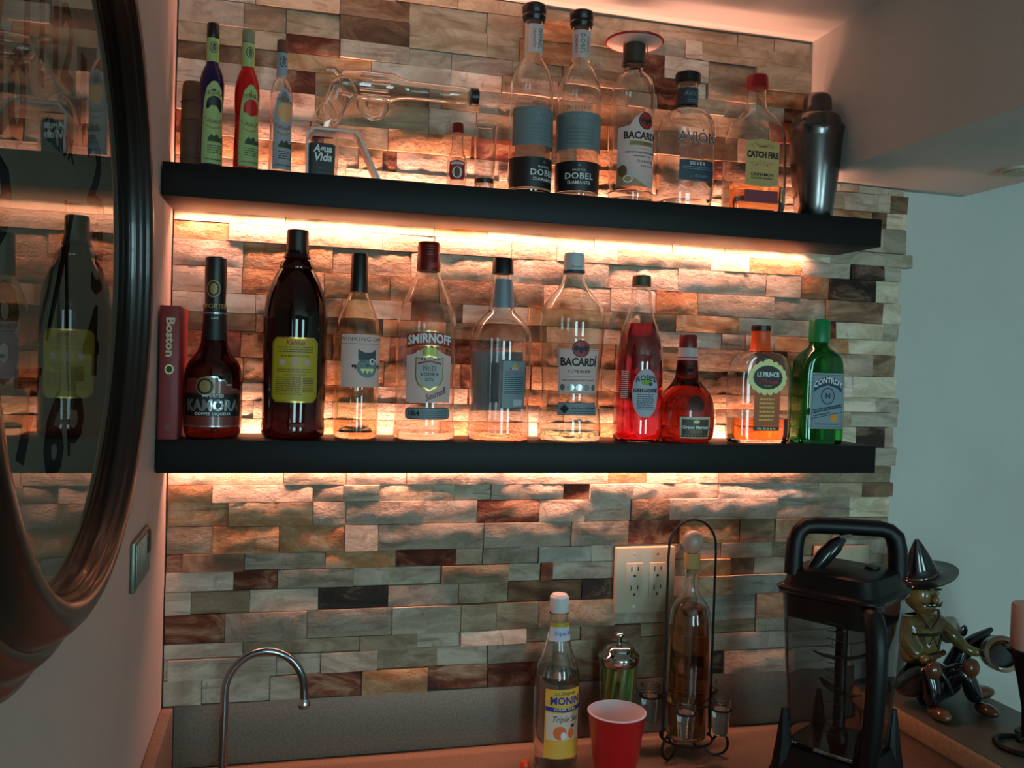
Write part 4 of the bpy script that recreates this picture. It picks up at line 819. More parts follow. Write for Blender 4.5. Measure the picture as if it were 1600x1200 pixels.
# miniature vodka
x, y, p = L('mini')
r, b = bottle('miniature_bottle', (x, y, ZU), 'miniature clear vodka bottle with dark red cap beside the tall shot glass', p, .102, G_clear, K_dred, GT, t=.0014, base=.004)
sf = Surf(b, .03, -8); lb = patch(r, 'label', sf, -.0140, .0140, lerp_fn([(0, .030), (.1, .022), (.9, .022), (1, .030)]), lerp_fn([(0, .052), (.5, .055), (1, .052)]), P_red, 14, 2, .0002)
write(lb, sf, 'SMIRNOFF', 0, .0495, .0062, I_white, .03, sx=.8, arc=10, h=.0005); oval(lb, 'crest', sf, 0, .0085, .0345, .0095, I_white, .0004, 12); oval(lb, 'crest_centre', sf, 0, .005, .0345, .0085, I_brown, .0007, 10)

# tall shot glass with a dark foot
sg = empty('shot_glass', (.505, -.078, ZU), 'tall clear shot glass with dark line near its base, beside the miniature bottle', 'glass')
(v, f), _ = shell([(0, .0150), (.002, .0160), (.03, .0168), (.119, .0196), (.1195, .0190)], .0015, .020, 36)
mesh_obj('bowl', v, f, G_clear, sg); s2 = Surf([(0, .016), (.03, .0168), (.119, .0196)], .06, 10)
MB().rings([(.0205, .0148), (.0285, .0150)], 32).build('dark_residue', mat('residue_black', srgb(20, 16, 14), .3), sg); write(sg, s2, 'diamante', 0, .061, .0085, I_black, 0, shear=.3, sx=.9)

# two tall tequila bottles with grey prints
def dobel(k, rot, lab):
    x, y, p = L(k)
    r, b = bottle('tequila_bottle', (x, y, ZU), lab, p, .2988, G_clear, K_black, GT, base=.010)
    sf = Surf(b, .1, rot); R_ = sec_at(b, .1)[0]
    fz = rpatch(r, 'frosted_print', sf, 0, R_*1.62, .083, .146, P_frost, .0002, 32)
    write(fz, sf, 'MAESTRO', -.004, .152, .0085, I_grey, 0, spacing=1.15, h=.0005, name='embossed_lettering'); write(fz, sf, 'TEQUILERO', -.003, .1375, .0095, P_grey, .01, spacing=1.1, h=.0006); write(fz, sf, 'TEQUILA', -.001, .127, .0085, P_grey, .0, spacing=1.1, h=.0006)
    for i in range(5): small_print(fz, sf, 0, .05, .116-i*.006, 1, .006, mat('faint_print_grey', srgb(88, 100, 104), .5), .0004, seed=20+i)  # rows of faint darker grey print on the frosted panel
    bk_ = rpatch(r, 'black_label', sf, 0, R_*1.9, .013, .063, P_black, .0002, 32)
    write(bk_, sf, 'MAESTRO', .0, .0475, .0048, I_white, 0, spacing=1.15, h=.0005); write(bk_, sf, 'DOBEL', 0, .0375, .0145, I_white, .012, sx=1.05, spacing=1.1, h=.0005); write(bk_, sf, 'DIAMANTE', 0, .0265, .0078, I_white, .005, spacing=1.05, h=.0005)
    patch(bk_, 'diamond_mark', sf, -.0035, .0035, lerp_fn([(0, .056), (.5, .0525), (1, .056)]), lerp_fn([(0, .056), (.5, .0595), (1, .056)]), I_grey, 6, 1, .0005)
    rpatch(r, 'base_rim', sf, 0, R_*1.9, .010, .0125, P_tan, .0003, 30)
    ns = Surf(b, .27, rot); nl = rpatch(r, 'neck_label', ns, 0, .020, .2435, .291, P_white, .0003, 16)
    write(nl, ns, 'DOBEL', .001, .267, .0105, P_frost, .02, rot=-90, spacing=1.1, h=.0006); write(nl, ns, 'DIAMANTE', -.0095, .267, .0062, P_red, 0, rot=-90, h=.0006); write(nl, ns, 'MAESTRO', .0105, .267, .0062, I_grey, 0, rot=-90, h=.0006)
    return r
dobel('dobel', 25, 'tall clear tequila bottle with black DOBEL label, next to the tall shot glass')
dobel('dobelb', -12, 'tall clear tequila bottle with black DOBEL label, next to the disc-topped rum')

# coconut rum
x, y, p = L('coco')
r, b = bottle('rum_bottle', (x, y, ZU), 'clear coconut rum bottle lettered BACARDI, under the white disc on the upper shelf', p, .245, G_clear, mat('cap_brown_wrap', srgb(58, 44, 36), .5), GT, base=.010)
sf = Surf(b, .1, 0); R_ = sec_at(b, .1)[0]
lb = patch(r, 'label', sf, -.040, .032, lerp_fn([(0, .062), (.05, .058), (.8, .028), (1, .028)]), lerp_fn([(0, .128), (.3, .132), (.42, .146), (.6, .155), (.78, .146), (.9, .132), (1, .130)]), P_white, 26, 3, .0002)
patch(r, 'tan_corner', sf, -.040, .018, .028, lerp_fn([(0, .075), (.15, .070), (1, .029)]), P_tan, 20, 2, .0001)
oval(lb, 'medallion', sf, .011, .0145, .141, .0148, I_black, .0006, 20); oval(lb, 'medallion_field', sf, .011, .0130, .141, .0133, P_red, .0009, 20); bat(lb, sf, .011, .141, .0110, .0012)
write(lb, sf, 'BACARDÍ', .003, .1145, .0168, I_black, .035, sx=.9, h=.0007); cb_ = rpatch(lb, 'flavour_band', sf, .006, .024, .098, .1055, P_dgold, .0005); write(lb, sf, 'COCONUT', .006, .1018, .0062, I_brown, .02, spacing=1.15, h=.0009)
rpatch(lb, 'label_rule', sf, .006, .022, .0925, .093, I_black, .0005); write(lb, sf, 'RUM WITH NATURAL FLAVORS', .005, .086, .0042, I_black, .02, h=.0007)
write(lb, sf, 'CHARACTER', .012, .071, .0054, I_grey, .01, spacing=1.15, h=.0007); write(lb, sf, 'AND FLAVOR', .017, .063, .0045, I_grey, 0, spacing=1.1, h=.0007); small_print(lb, sf, .006, .035, .079, 1, .004, I_grey, .0005)
cn = oval(r, 'coconut_half', sf, -.019, .0085, .0405, .0068, I_white, .0006, 14); oval(r, 'coconut_flesh', sf, -.019, .0062, .0405, .0047, P_tan, .0009, 12); oval(r, 'husk', sf, -.029, .0085, .054, .010, I_brown, .0005, 12)
MB().rings([(.0205, R_+.0006), (.0215, R_+.0012), (.0225, R_+.0006)], 40).build('glass_ridge', G_clear, r); MB().rings([(.245, .0197), (.249, .0197)], 32).build('cap_ring', K_black, r)
dc = empty('party_disc', (x-.0005, y, ZU+.2826), 'round white disc with red rim resting level on the coconut rum bottle cap', 'disc')
MB().rings([(0, .018), (.0012, .046), (.003, .0485), (.006, .0490), (.0072, .047), (.0045, .0455), (.003, .018)], 56).build('disc', mat('disc_white', srgb(206, 186, 176), .6), dc)
MB().tube([(.0487*math.cos(a), .0487*math.sin(a), .0045) for a in [2*PI*k/56 for k in range(56)]], .0022, 8, True).build('red_rim', mat('rim_red', srgb(168, 26, 22), .5), dc)
MB().tube([(-.0215, -.006, .001), (-.023, -.007, -.012), (-.0222, -.007, -.03), (-.025, -.007, -.045)], .0008, 6).tube([(.0215, -.004, .001), (.0222, -.005, -.01), (.0212, -.005, -.022)], .0008, 6).build('red_cord', mat('cord_red', srgb(176, 24, 26), .7), dc)

# square shouldered tequila
x, y, p = L('avion')
pf = flask(p, .94, .82, 3.2, .0508)
r, b = bottle('tequila_bottle', (x, y, ZU), 'short clear tequila bottle with black cap and dark blue label under outlined AVION lettering', pf, .2260, G_clear, K_black, GT, t=.0035, base=.016, seg=56, neck_r=.0175)
sf = Surf(b, .08, 0)
wd = write(r, sf, 'AVIÓN', .004, .120, .027, I_white, .014, sx=.86, h=.0003); write(r, sf, 'AVIÓN', .004, .120, .027, P_navy, -.004, sx=.86, h=.0009)
lb = rpatch(r, 'label', sf, .004, .0330, .046, .0815, P_navy, .0002); write(lb, sf, 'SILVER', .004, .0755, .0078, I_white, .015, spacing=1.3, h=.0006); small_print(lb, sf, .004, .052, .0688, 2, .0034, P_grey, .0005); write(lb, sf, 'J. Aviador', .008, .0545, .0085, P_grey, -.005, shear=.4, h=.0006)
oval(lb, 'round_seal', sf, .031, .0072, .045, .008, mat('seal_olive', srgb(66, 60, 42), .5), .0008, 12)
ns = Surf(b, .19, -8); nl = patch(r, 'neck_wrap', Surf([(0, .0186), (.3, .0186)], .1, -8), -.058, .058, .1850, .2145, mat('neck_slate', srgb(52, 56, 64), .4), 32, 2, .0002); s3 = Surf([(0, .0188), (.3, .0188)], .1, -4)
write(nl, s3, 'AVIÓN', .006, .203, .0115, P_grey, .01, h=.0006); small_print(nl, s3, .004, .018, .192, 2, .003, P_grey, .0005)

# cinnamon whisky
x, y, p = L('catch')
pf = flask(p, .90, .44, 5, .0627)
r, b = bottle('whisky_bottle', (x, y, ZU), 'clear flask with amber whisky at the bottom, red cap, cream label lettered CATCH FIRE', pf, .230, G_clear, K_red, GT, liquid=L_cinn, level=.050, base=.006, seg=64, neck_r=.0162)
sf = Surf(b, .08, 0)
lb = patch(r, 'label', sf, -.0325, .0335, lerp_fn([(0, .053), (.25, .0495), (.5, .0485), (.75, .0495), (1, .053)]), lerp_fn([(0, .1290), (.5, .1345), (1, .1290)]), P_cream, 18, 3, .0002)
write(lb, sf, 'CATCH FIRE', .0005, .105, .0150, I_black, .055, sx=.76, h=.0006)
def flour(zc, s_, flip):
    for sg_ in (-1, 1):
        for a_, b_, rr_ in ((.006, .0, .0042), (.014, .0022*flip, .0036), (.0205, -.001*flip, .0026)):
            v = []; f = []
            for k in range(14):
                t = 2*PI*k/13*.8
                for d_ in (-.00035, .00035): v.append(sf.at(sg_*(a_+(rr_+d_)*math.cos(t)), zc+b_+(rr_+d_)*.75*math.sin(t)*flip, .0006))
            for k in range(13): f.append((2*k, 2*k+1, 2*k+3, 2*k+2))
            me = bpy.data.meshes.new('flourish'); me.from_pydata([tuple(q) for q in v], [], f); me.materials.append(I_black); o = bpy.data.objects.new('flourish', me); C.objects.link(o); o.parent = lb
flour(.121, 1, 1); flour(.090, 1, -1); rpatch(lb, 'bar_mark', sf, .0005, .009, .1195, .1208, I_black, .0006)
write(lb, sf, 'CINNAMON', .0005, .070, .0078, I_black, .015, sx=1.05, h=.0006); write(lb, sf, 'FLAVORED WHISKEY', .0005, .0635, .0046, I_black, .02, h=.0006)
rpatch(r, 'lower_label', sf, .0005, .0330, .020, .042, mat('maroon_print', srgb(120, 34, 48), .5), .0003, 12)

# cocktail shaker
x, y, p = L('shaker'); M_st = mat('brushed_stainless', srgb(116, 112, 112), .2, 1, aniso=.6)
sh = empty('cocktail_shaker', (x, y, ZU), 'brushed steel cocktail shaker standing at the right end of the upper shelf', 'shaker')
pb_ = base_prof(p); MB().rings(pb_[:7]+[(.1742, .0505)], 64).build('cup', M_st, sh, angle=40); MB().rings([(.1744, .0450), (.180, .0448), (.188, .0432), (.1945, .0390), (.1985, .0325), (.2000, .0275)], 64).build('strainer_lid', M_st, sh, angle=60)
MB().rings([(.2003, .0272), (.204, .0268), (.226, .0256), (.232, .0228), (.236, .0165), (.2375, .008)], 56).build('cap', M_st, sh, angle=60)

# ================================================================ things on the counter
ZC = -.566
x, y, p = L('monin')
r, b = bottle('syrup_bottle', (x, y, ZC), 'clear syrup bottle with white cap and yellow label lettered MONIN Triple Sec on the counter', p, .2688, G_clear, K_white, None, base=.006, liquid=glass('clear_syrup', (.97, .95, .9, 1), 0, 1.36), level=.163)
sf = Surf(b, .08, 2)
lb = rpatch(r, 'label', sf, .001, .034, .028, .146, mat('amber_paper', srgb(222, 168, 60), .55), .0002, 20); patch(lb, 'label_centre', sf, -.030, .034, .060, .106, mat('blush_paper', srgb(216, 190, 170), .6), 18, 2, .0004)
write(lb, sf, 'Le Sirop de', .002, .1395, .0095, P_dgreen, 0, shear=.4, sx=.85, h=.0006); write(lb, sf, 'MONIN', .004, .1262, .0180, I_blue, .03, sx=.92, h=.0006)
bb = patch(lb, 'blue_band', sf, -.032, .034, lerp_fn([(0, .110), (.5, .107), (1, .110)]), lerp_fn([(0, .117), (.5, .114), (1, .117)]), I_blue, 16, 1, .0007); write(lb, sf, 'SUGAR FREE', .002, .1122, .0052, I_yellow, .02, spacing=1.4, h=.001)
write(lb, sf, 'Triple Sec', .004, .0955, .0145, I_dkblue, .0, shear=.35, sx=.85, h=.0008); op_ = mat('orange_fruit_print', srgb(222, 104, 44), .6)
oval(lb, 'orange_picture', sf, -.006, .0115, .0725, .0115, op_, .0008, 16); oval(lb, 'segment_picture', sf, .000, .0045, .0675, .0065, I_white, .0011, 10); oval(lb, 'slice_picture', sf, .014, .006, .0705, .009, op_, .0008, 10); oval(lb, 'leaf_picture', sf, .017, .0045, .0835, .003, P_dgreen, .001, 8)
nsf = Surf(b, .245, 2); nl = rpatch(r, 'neck_label', nsf, 0, .022, .222, .2535, mat('neck_paper', srgb(190, 196, 214), .6), .0003, 16); rpatch(nl, 'yellow_band', nsf, 0, .022, .246, .2535, P_yellow, .0006, 14); write(nl, nsf, 'Triple Sec', .003, .235, .0098, I_blue, 0, shear=.3, sx=.85, h=.0006)

cp = empty('party_cup', (.738, -.178, ZC), 'red plastic party cup with white inside standing in front of the straw jar', 'cup')
v, f = shell([(0, .031), (.002, .0325), (.04, .0375), (.042, .0388), (.085, .0435), (.087, .0448), (.1165, .0478), (.118, .0490), (.1195, .0492), (.1205, .0480)], .0009, .002, 56)[0]
nseg = 56*10; mesh_obj('cup_wall', v, f, None, cp, mats=[mat('cup_red', srgb(190, 18, 26), .35, coat=.2), mat('cup_white', srgb(214, 200, 206), .45)], mi=[0 if i < 56*7 else 1 for i in range(len(f)-112)]+[0, 1]*56)

jr = empty('straw_jar', (.786, -.058, ZC), 'glass straw jar with chrome domed lid holding green straws, behind the red cup', 'jar')
(v, f), _ = shell([(0, .034), (.004, .037), (.012, .036), (.02, .031), (.08, .0325), (.155, .0348), (.166, .034)], .002, .012, 40); mesh_obj('jar_glass', v, f, G_clear, jr)
M_chr = mat('chrome', srgb(190, 190, 190), .06, 1)
MB().rings([(.158, .0350), (.161, .0365), (.170, .0375), (.1765, .0360), (.1790, .0295), (.185, .0280), (.190, .0255), (.1925, .020), (.194, .008)], 48).build('lid', M_chr, jr, angle=60)
kn = MB().rings([(.1930, .005), (.205, .0045), (.207, .0085), (.2105, .009), (.2135, .0065)], 24).build('knob', M_chr, jr, angle=60)
rn = random.Random(9); M_str = [mat('straw_green', srgb(110, 160, 50), .35, 0, .25), mat('straw_lime', srgb(150, 176, 70), .35, 0, .25)]
for k in range(17):
    a, r1 = (2*PI*k/11, .0245) if k < 11 else (2*PI*(k-11)/6+.2, .0135); a2 = a+.75; s_ = empty('drinking_straw', (.786, -.058, ZC), 'green plastic drinking straw inside the straw jar', 'straw', 'green straws in the jar')
    MB().tube([(r1*math.cos(a), r1*math.sin(a), .0135), (.96*r1*math.cos((a+a2)/2), .96*r1*math.sin((a+a2)/2), .08), (r1*1.05*math.cos(a2), r1*1.05*math.sin(a2), .153)], .0034, 8).build('tube', M_str[k % 2], s_)

# wire rack with tall bottle and shot glasses
RX, RY = .908, -.092; M_iron = mat('black_wrought_iron', srgb(17, 14, 14), .45, .4)
rk = empty('wire_rack', (RX, RY, ZC), 'black wrought-iron rack with tall loop handle and scrolled feet around the amber bottle', 'rack')
ax = Vector((math.cos(.0), math.sin(.0), 0)); W_ = .0465
loop = [(-W_, 0, .03)] + [(-W_, 0, z) for z in (.1, .2, .3, .36)] + [(-W_*math.cos(t), 0, .372+.052*math.sin(t)) for t in [PI*k/14 for k in range(1, 14)]] + [(W_, 0, z) for z in (.36, .3, .2, .1, .03)]
MB().tube(loop, .0023, 8).build('loop_handle', M_iron, rk)
circ = lambda cx_, cy_, z, R_, n=28: [(cx_+R_*math.cos(2*PI*k/n), cy_+R_*math.sin(2*PI*k/n), z) for k in range(n)]
MB().tube(circ(0, 0, .028, .0465), .0022, 8, True).build('base_ring', M_iron, rk); MB().tube(circ(0, 0, .098, .0465), .0020, 8, True).build('upper_ring', M_iron, rk)
MB().tube([(-.0465, 0, .028), (.0465, 0, .028)], .0018, 8).tube([(0, -.0465, .028), (0, .0465, .028)], .0018, 8).build('base_cross', M_iron, rk)
glass_spots = []
for k, a in enumerate((-2.05, -.95, .55, 2.75)):
    d_ = Vector((math.cos(a), math.sin(a), 0)); c_ = d_*.067; glass_spots.append((c_, a))
    MB().tube(circ(c_.x, c_.y, .098, .0188, 22), .0018, 7, True).tube([tuple(d_*.0465+Vector((0, 0, .098))), tuple(d_*.0485+Vector((0, 0, .098)))], .0018, 7).build('glass_ring', M_iron, rk)
for k, a in enumerate((-2.6, -.5, 1.57)):
    d_ = Vector((math.cos(a), math.sin(a), 0)); P_ = [d_*(.0465)+Vector((0, 0, .028))]
    for t in range(1, 13):
        q = PI*.5-t*PI*1.35/12; P_.append(d_*(.052+.022*math.cos(q))+Vector((0, 0, .0250+.0225*math.sin(q)-.0)))
    zmin = min(q.z for q in P_); P_ = [Vector((q.x, q.y, max(.0024, q.z))) for q in P_]
    MB().tube(P_, .0024, 8).build('scroll_foot', M_iron, rk)
x, y, p = L('tall')
pt = [(0, .033), (.006, .0375), (.05, .0385), (.2, .0385), (.225, .036), (.2425, .030), (.2545, .020), (.264, .0138), (.275, .0128), (.300, .0124), (.305, .0124)]
r, b = bottle('tall_bottle', (RX, RY, ZC+.0304), 'tall slim bottle of amber liquor with cork and frosted ball stopper inside the wire rack', pt, .4, G_clear, None, None, liquid=L_amber, level=.236, base=.008)
MB().rings([(.297, .0095), (.3055, .0098), (.3058, .0138), (.330, .0148), (.3325, .0135)], 24).build('cork', K_cork, r)
MB().rings([(.3328, .007), (.336, .012), (.342, .0165), (.350, .0188), (.358, .0188), (.366, .0160), (.372, .010), (.3738, .004)], 32).build('ball_stopper', mat('frosted_ball', srgb(200, 184, 170), .35, 0, .5), r)
for k, (c_, a) in enumerate(glass_spots):
    wh = ('front left of the amber bottle', 'front right of the amber bottle', 'right side, tilted outwards', 'left side behind the red cup')[k]
    s_ = empty('shot_glass', (RX+c_.x, RY+c_.y, ZC+.052), 'small clear shot glass hanging in the wire rack ring, '+wh, 'glass', 'shot glasses in the wire rack')
    (v, f), _ = shell([(0, .0118), (.002, .0128), (.045, .0164), (.0655, .0180), (.066, .0175)], .0013, .006, 28); mesh_obj('bowl', v, f, G_clear, s_)

# faucet
fc = empty('faucet', (.107, -.150, ZC), 'chrome gooseneck bar faucet with high arched spout below the shelves', 'faucet')
P_ = [(0, 0, .02), (0, 0, .08), (.001, 0, .150)] + [(.060-.059*math.cos(t), 0, .178+.062*math.sin(t)) for t in [PI*k/18 for k in range(0, 18)]] + [(.1195, 0, .174), (.1200, 0, .158)]
MB().tube(P_, .0062, 20).build('spout', mat('faucet_chrome', srgb(150, 156, 162), .12, 1), fc)
MB().rings([(0, .026), (.004, .026), (.010, .018), (.028, .014), (.030, .010)], 32).build('base', M_chr, fc); v, f = ringmesh([(.148, .0088), (.150, .0098), (.156, .0098), (.160, .0078), (.163, .0068)], 24); mesh_obj('aerator', [(a+.1200, b_, c) for a, b_, c in v], f, M_chr, fc)
MB().tube([(0, 0, .024), (-.03, -.02, .034), (-.055, -.03, .040)], .004, 10).build('lever', M_chr, fc)

# blender
BA = math.radians(32)
bl = empty('blender', (1.067, -.315, ZC), 'big black countertop blender with clear square pitcher and arched lid handle', 'blender', rz=BA)
M_bk2 = mat('blender_black', srgb(11, 11, 13), .42, spec=.3); G_pit = glass('pitcher_plastic', (.56, .56, .57, 1), .02, 1.35); M_sil = mat('blender_silver', srgb(150, 138, 130), .4, .3)
(v, f), _ = shell([(.098, .060, .060, 7), (.102, .064, .064, 7), (.20, .069, .069, 7), (.30, .0745, .0745, 7), (.340, .0770, .0770, 7), (.3425, .0820, .0820, 7), (.3455, .0820, .0820, 7), (.3465, .0765, .0765, 7)], .0030, .006, 72)
pt_ = mesh_obj('pitcher', v, f, G_pit, bl)
MB().rings([(0, .086, .086, 6), (.004, .089, .089, 6), (.030, .088, .088, 6)], 64).build('base_skirt', M_sil, bl)
MB().rings([(.0302, .0885, .0885, 6), (.036, .090, .090, 6), (.052, .088, .088, 6), (.080, .074, .074, 6), (.096, .068, .068, 6), (.0975, .064, .064, 6)], 64).build('motor_base', M_bk2, bl, angle=40)
for k in range(4):
    a = PI/4+k*PI/2; c_, s_ = math.cos(a), math.sin(a)
    MB().tube([(.090*c_, .090*s_, .060), (.088*c_, .088*s_, .100), (.0885*c_, .0885*s_, .130), (.090*c_, .090*s_, .155)], [.017, .013, .009, .004], 10).build('corner_prong', M_bk2, bl)
MB().rings([(.3468, .080, .080, 7), (.349, .084, .084, 7), (.3525, .084, .084, 7), (.356, .076, .076, 7), (.372, .072, .072, 6), (.380, .070, .070, 6), (.383, .064, .064, 5)], 72).build('lid', M_bk2, bl, angle=40)
MB().rings([(.305, .0705, .0705, 7), (.3465, .0725, .0725, 7)], 64).build('lid_seal', mat('seal_rubber', srgb(34, 32, 34), .6), bl)
ha = math.radians(-12.6)-BA; hx = Vector((math.cos(ha), math.sin(ha), 0)); arc = []
for s_, z in ((-.084, .372), (-.0835, .400), (-.082, .425), (-.077, .440), (-.066, .449), (-.05, .4505), (0, .4495), (.055, .4475), (.070, .444), (.080, .434), (.085, .415), (.087, .372)): arc.append(hx*s_+Vector((0, 0, z)))
MB().tube(arc, [.0140]*3+[.0132]*6+[.0155]*3, 14).build('lid_handle', M_bk2, bl)
lv = MB().tube([hx*(-.052)+Vector((0, 0, .380)), hx*(-.036)+Vector((0, 0, .399)), hx*(-.018)+Vector((0, 0, .418)), hx*(-.004)+Vector((0, 0, .431))], [.010, .014, .013, .006], 14).build('lid_lever', mat('lever_gloss', srgb(26, 26, 30), .15), bl)
MB().tube([hx*(-.020)+Vector((.0, -.010, .434)), hx*(-.002)+Vector((0, -.010, .437))], .0035, 8).build('lever_latch', M_chr, lv)
MB().rings([(.3832, .012), (.387, .012)], 20).build('pour_cap', M_bk2, bl).location = tuple(hx*.045)
nc = Vector((-.7071, -.7071, 0)); hp = [nc*.1005+Vector((0, 0, .335)), nc*.112+Vector((0, 0, .332)), nc*.124+Vector((0, 0, .315)), nc*.130+Vector((0, 0, .285)), nc*.130+Vector((0, 0, .24)), nc*.127+Vector((0, 0, .19)), nc*.121+Vector((0, 0, .145)), nc*.110+Vector((0, 0, .112)), nc*.094+Vector((0, 0, .101))]
MB().tube(hp, [.014, .0155, .016, .0155, .0145, .0145, .015, .015, .012], 14).build('pitcher_handle', M_bk2, bl)
bd = MB().rings([(.104, .017), (.112, .016), (.128, .0095), (.30, .0095), (.306, .006)], 24)
for z, a in ((.125, .3), (.18, 1.2), (.235, 2.2), (.28, .2)):
    for s_ in (0, PI):
        d_ = Vector((math.cos(a+s_), math.sin(a+s_), 0)); n_ = Vector((-d_.y, d_.x, 0)); k = []
        for t, w_, h_ in ((.008, .009, 0), (.030, .008, .004), (.044, .003, .010)):
            k += [d_*t+n_*w_+Vector((0, 0, z+h_)), d_*t-n_*w_+Vector((0, 0, z+h_)), d_*t-n_*w_+Vector((0, 0, z+h_+.0015)), d_*t+n_*w_+Vector((0, 0, z+h_+.0015))]
        bd.add(k, [(0, 1, 5, 4), (1, 2, 6, 5), (2, 3, 7, 6), (3, 0, 4, 7), (4, 5, 9, 8), (5, 6, 10, 9), (6, 7, 11, 10), (7, 4, 8, 11), (0, 3, 2, 1), (8, 9, 10, 11)])
bd.build('blade_column', M_bk2, bl)
sfp = Surf([(.10, .0642, .0642, 7), (.34, .0772, .0772, 7)], .25, 0); mk = []; q = MB()
for i in range(15):
    z = .135+i*.0125; u1 = -.128; u2 = u1+(.030 if i % 2 == 0 else .018)
    P = [sfp.at(u1, z), sfp.at(u2, z), sfp.at(u2, z+.0014), sfp.at(u1, z+.0014)]; P2 = [sfp.at(u1, z, .0004), sfp.at(u2, z, .0004), sfp.at(u2, z+.0014, .0004), sfp.at(u1, z+.0014, .0004)]
    q.add(P+P2, [(0, 1, 2, 3), (4, 5, 6, 7), (0, 1, 5, 4), (1, 2, 6, 5), (2, 3, 7, 6), (3, 0, 4, 7)])
q.build('measure_marks', mat('mark_dark', srgb(40, 34, 32), .6), pt_, smooth=False)

# glazed figurine on the ledge
FX, FY, FZ = 1.402, -.112, -.4990
fg = empty('figurine', (FX, FY, FZ), 'glazed pottery figurine of a seated man in pointed black hat and tan vest', 'figurine')
Gl = lambda n, c: mat(n, c, .16, coat=.5, vary=(tuple(x*.45 for x in c[:3])+(1,), 22, (1, 1, 1)))
g_black = Gl('glaze_black', srgb(24, 24, 28)); g_tan = Gl('glaze_tan', srgb(122, 100, 54)); g_skin = Gl('glaze_amber', srgb(136, 102, 52)); g_brown = Gl('glaze_brown', srgb(112, 66, 38)); g_blue = Gl('glaze_teal', srgb(18, 34, 44)); g_pale = Gl('glaze_pale', srgb(176, 164, 150))
def ell(name, c_, r_, m, parent=fg, seg=28, tilt=None):
    v = []; n = 14
    pr = [(-math.cos(PI*i/n)*r_[2], max(.0004, math.sin(PI*i/n))*r_[0], max(.0004, math.sin(PI*i/n))*r_[1], 2) for i in range(n+1)]
    vv, f = ringmesh(pr, seg); M = tilt.to_matrix() if tilt else Matrix.Identity(3)
    return mesh_obj(name, [tuple(M @ Vector(p)+Vector(c_)) for p in vv], f, m, parent)
from mathutils import Euler
# black seat and trousers as one skinned body
def skin_body(name, nodes, edges, m, sub=2):
    me = bpy.data.meshes.new(name); me.from_pydata([n[0] for n in nodes], edges, []); o = bpy.data.objects.new(name, me); C.objects.link(o); o.parent = fg
    md = o.modifiers.new('skin', 'SKIN'); me.skin_vertices[0] if me.skin_vertices else None
    for i, n in enumerate(nodes):
        sv = me.skin_vertices[0].data[i]; sv.radius = (n[1], n[2] if len(n) > 2 else n[1]); sv.use_root = (i == 0)
    o.modifiers.new('sub', 'SUBSURF').levels = sub; o.modifiers['sub'].render_levels = sub
    dg = bpy.context.evaluated_depsgraph_get(); me2 = bpy.data.meshes.new_from_object(o.evaluated_get(dg)); o.modifiers.clear(); o.data = me2; bpy.data.meshes.remove(me)
    me2.materials.clear(); me2.materials.append(m); me2.polygons.foreach_set('use_smooth', [True]*len(me2.polygons)); return o
def prep(nodes, edges, name, m):
    bm = bmesh.new(); L_ = bm.verts.layers.skin.verify(); vs = [bm.verts.new(n[0]) for n in nodes]
    for i, n in enumerate(nodes): vs[i][L_].radius = (n[1], n[2] if len(n) > 2 else n[1]); vs[i][L_].use_root = (i == 0)
    for a, b_ in edges: bm.edges.new((vs[a], vs[b_]))
    me = bpy.data.meshes.new(name); bm.to_mesh(me); bm.free(); o = bpy.data.objects.new(name, me); C.objects.link(o); o.parent = fg
    o.modifiers.new('skin', 'SKIN'); s_ = o.modifiers.new('sub', 'SUBSURF'); s_.levels = 2; s_.render_levels = 2
    dg = bpy.context.evaluated_depsgraph_get(); me2 = bpy.data.meshes.new_from_object(o.evaluated_get(dg)); o.modifiers.clear(); o.data = me2; bpy.data.meshes.remove(me)
    me2.materials.clear(); me2.materials.append(m); me2.polygons.foreach_set('use_smooth', [True]*len(me2.polygons)); return o
# torso with neck and both arms
prep([((-.022, 0, .070), .036, .030), ((-.022, 0, .105), .041, .030), ((-.022, 0, .145), .044, .028), ((-.022, 0, .170), .026, .022), ((-.024, -.002, .185), .014, .014),
      ((.020, -.004, .158), .017), ((.042, -.018, .130), .014), ((.052, -.040, .112), .011), ((.074, -.052, .108), .009),
      ((-.064, -.004, .158), .017), ((-.072, -.026, .126), .014), ((-.056, -.046, .104), .011)],
     [(0, 1), (1, 2), (2, 3), (3, 4), (2, 5), (5, 6), (6, 7), (7, 8), (2, 9), (9, 10), (10, 11)], 'torso', g_tan)
# trousers: seat and both legs, knees up
prep([((-.022, 0, .056), .050, .040), ((-.022, 0, .046), .052, .044), ((.016, -.024, .046), .026), ((.036, -.056, .082), .021), ((.046, -.062, .046), .018), ((.060, -.064, .018), .015),
      ((-.056, -.024, .046), .026), ((-.046, -.058, .086), .021), ((-.044, -.066, .046), .018), ((-.044, -.068, .018), .015), ((.060, .01, .032), .030), ((.070, .006, .060), .022)],
     [(0, 1), (0, 2), (2, 3), (3, 4), (4, 5), (0, 6), (6, 7), (7, 8), (8, 9), (1, 10), (10, 11)], 'trousers', g_black)
hd = ell('head', (-.028, -.006, .213), (.033, .030, .033), g_skin)
ell('nose', (-.022, -.038, .210), (.0075, .009, .009), g_skin, hd); ell('jaw', (-.026, -.012, .194), (.024, .022, .018), g_skin, hd)
for s_ in (-1, 1):
    ell('ear', (-.028+s_*.033, -.002, .210), (.005, .007, .010), g_brown, hd); ell('eye', (-.024+s_*.012, -.0335, .220), (.0045, .003, .003), g_pale, hd); ell('brow', (-.024+s_*.012, -.034, .2275), (.009, .003, .0022), g_black, hd)
    MB().tube([(-.022, -.0395, .2005), (-.022+s_*.012, -.038, .199), (-.022+s_*.024, -.030, .203)], [.0036, .0032, .001], 10).build('moustache', g_black, hd)
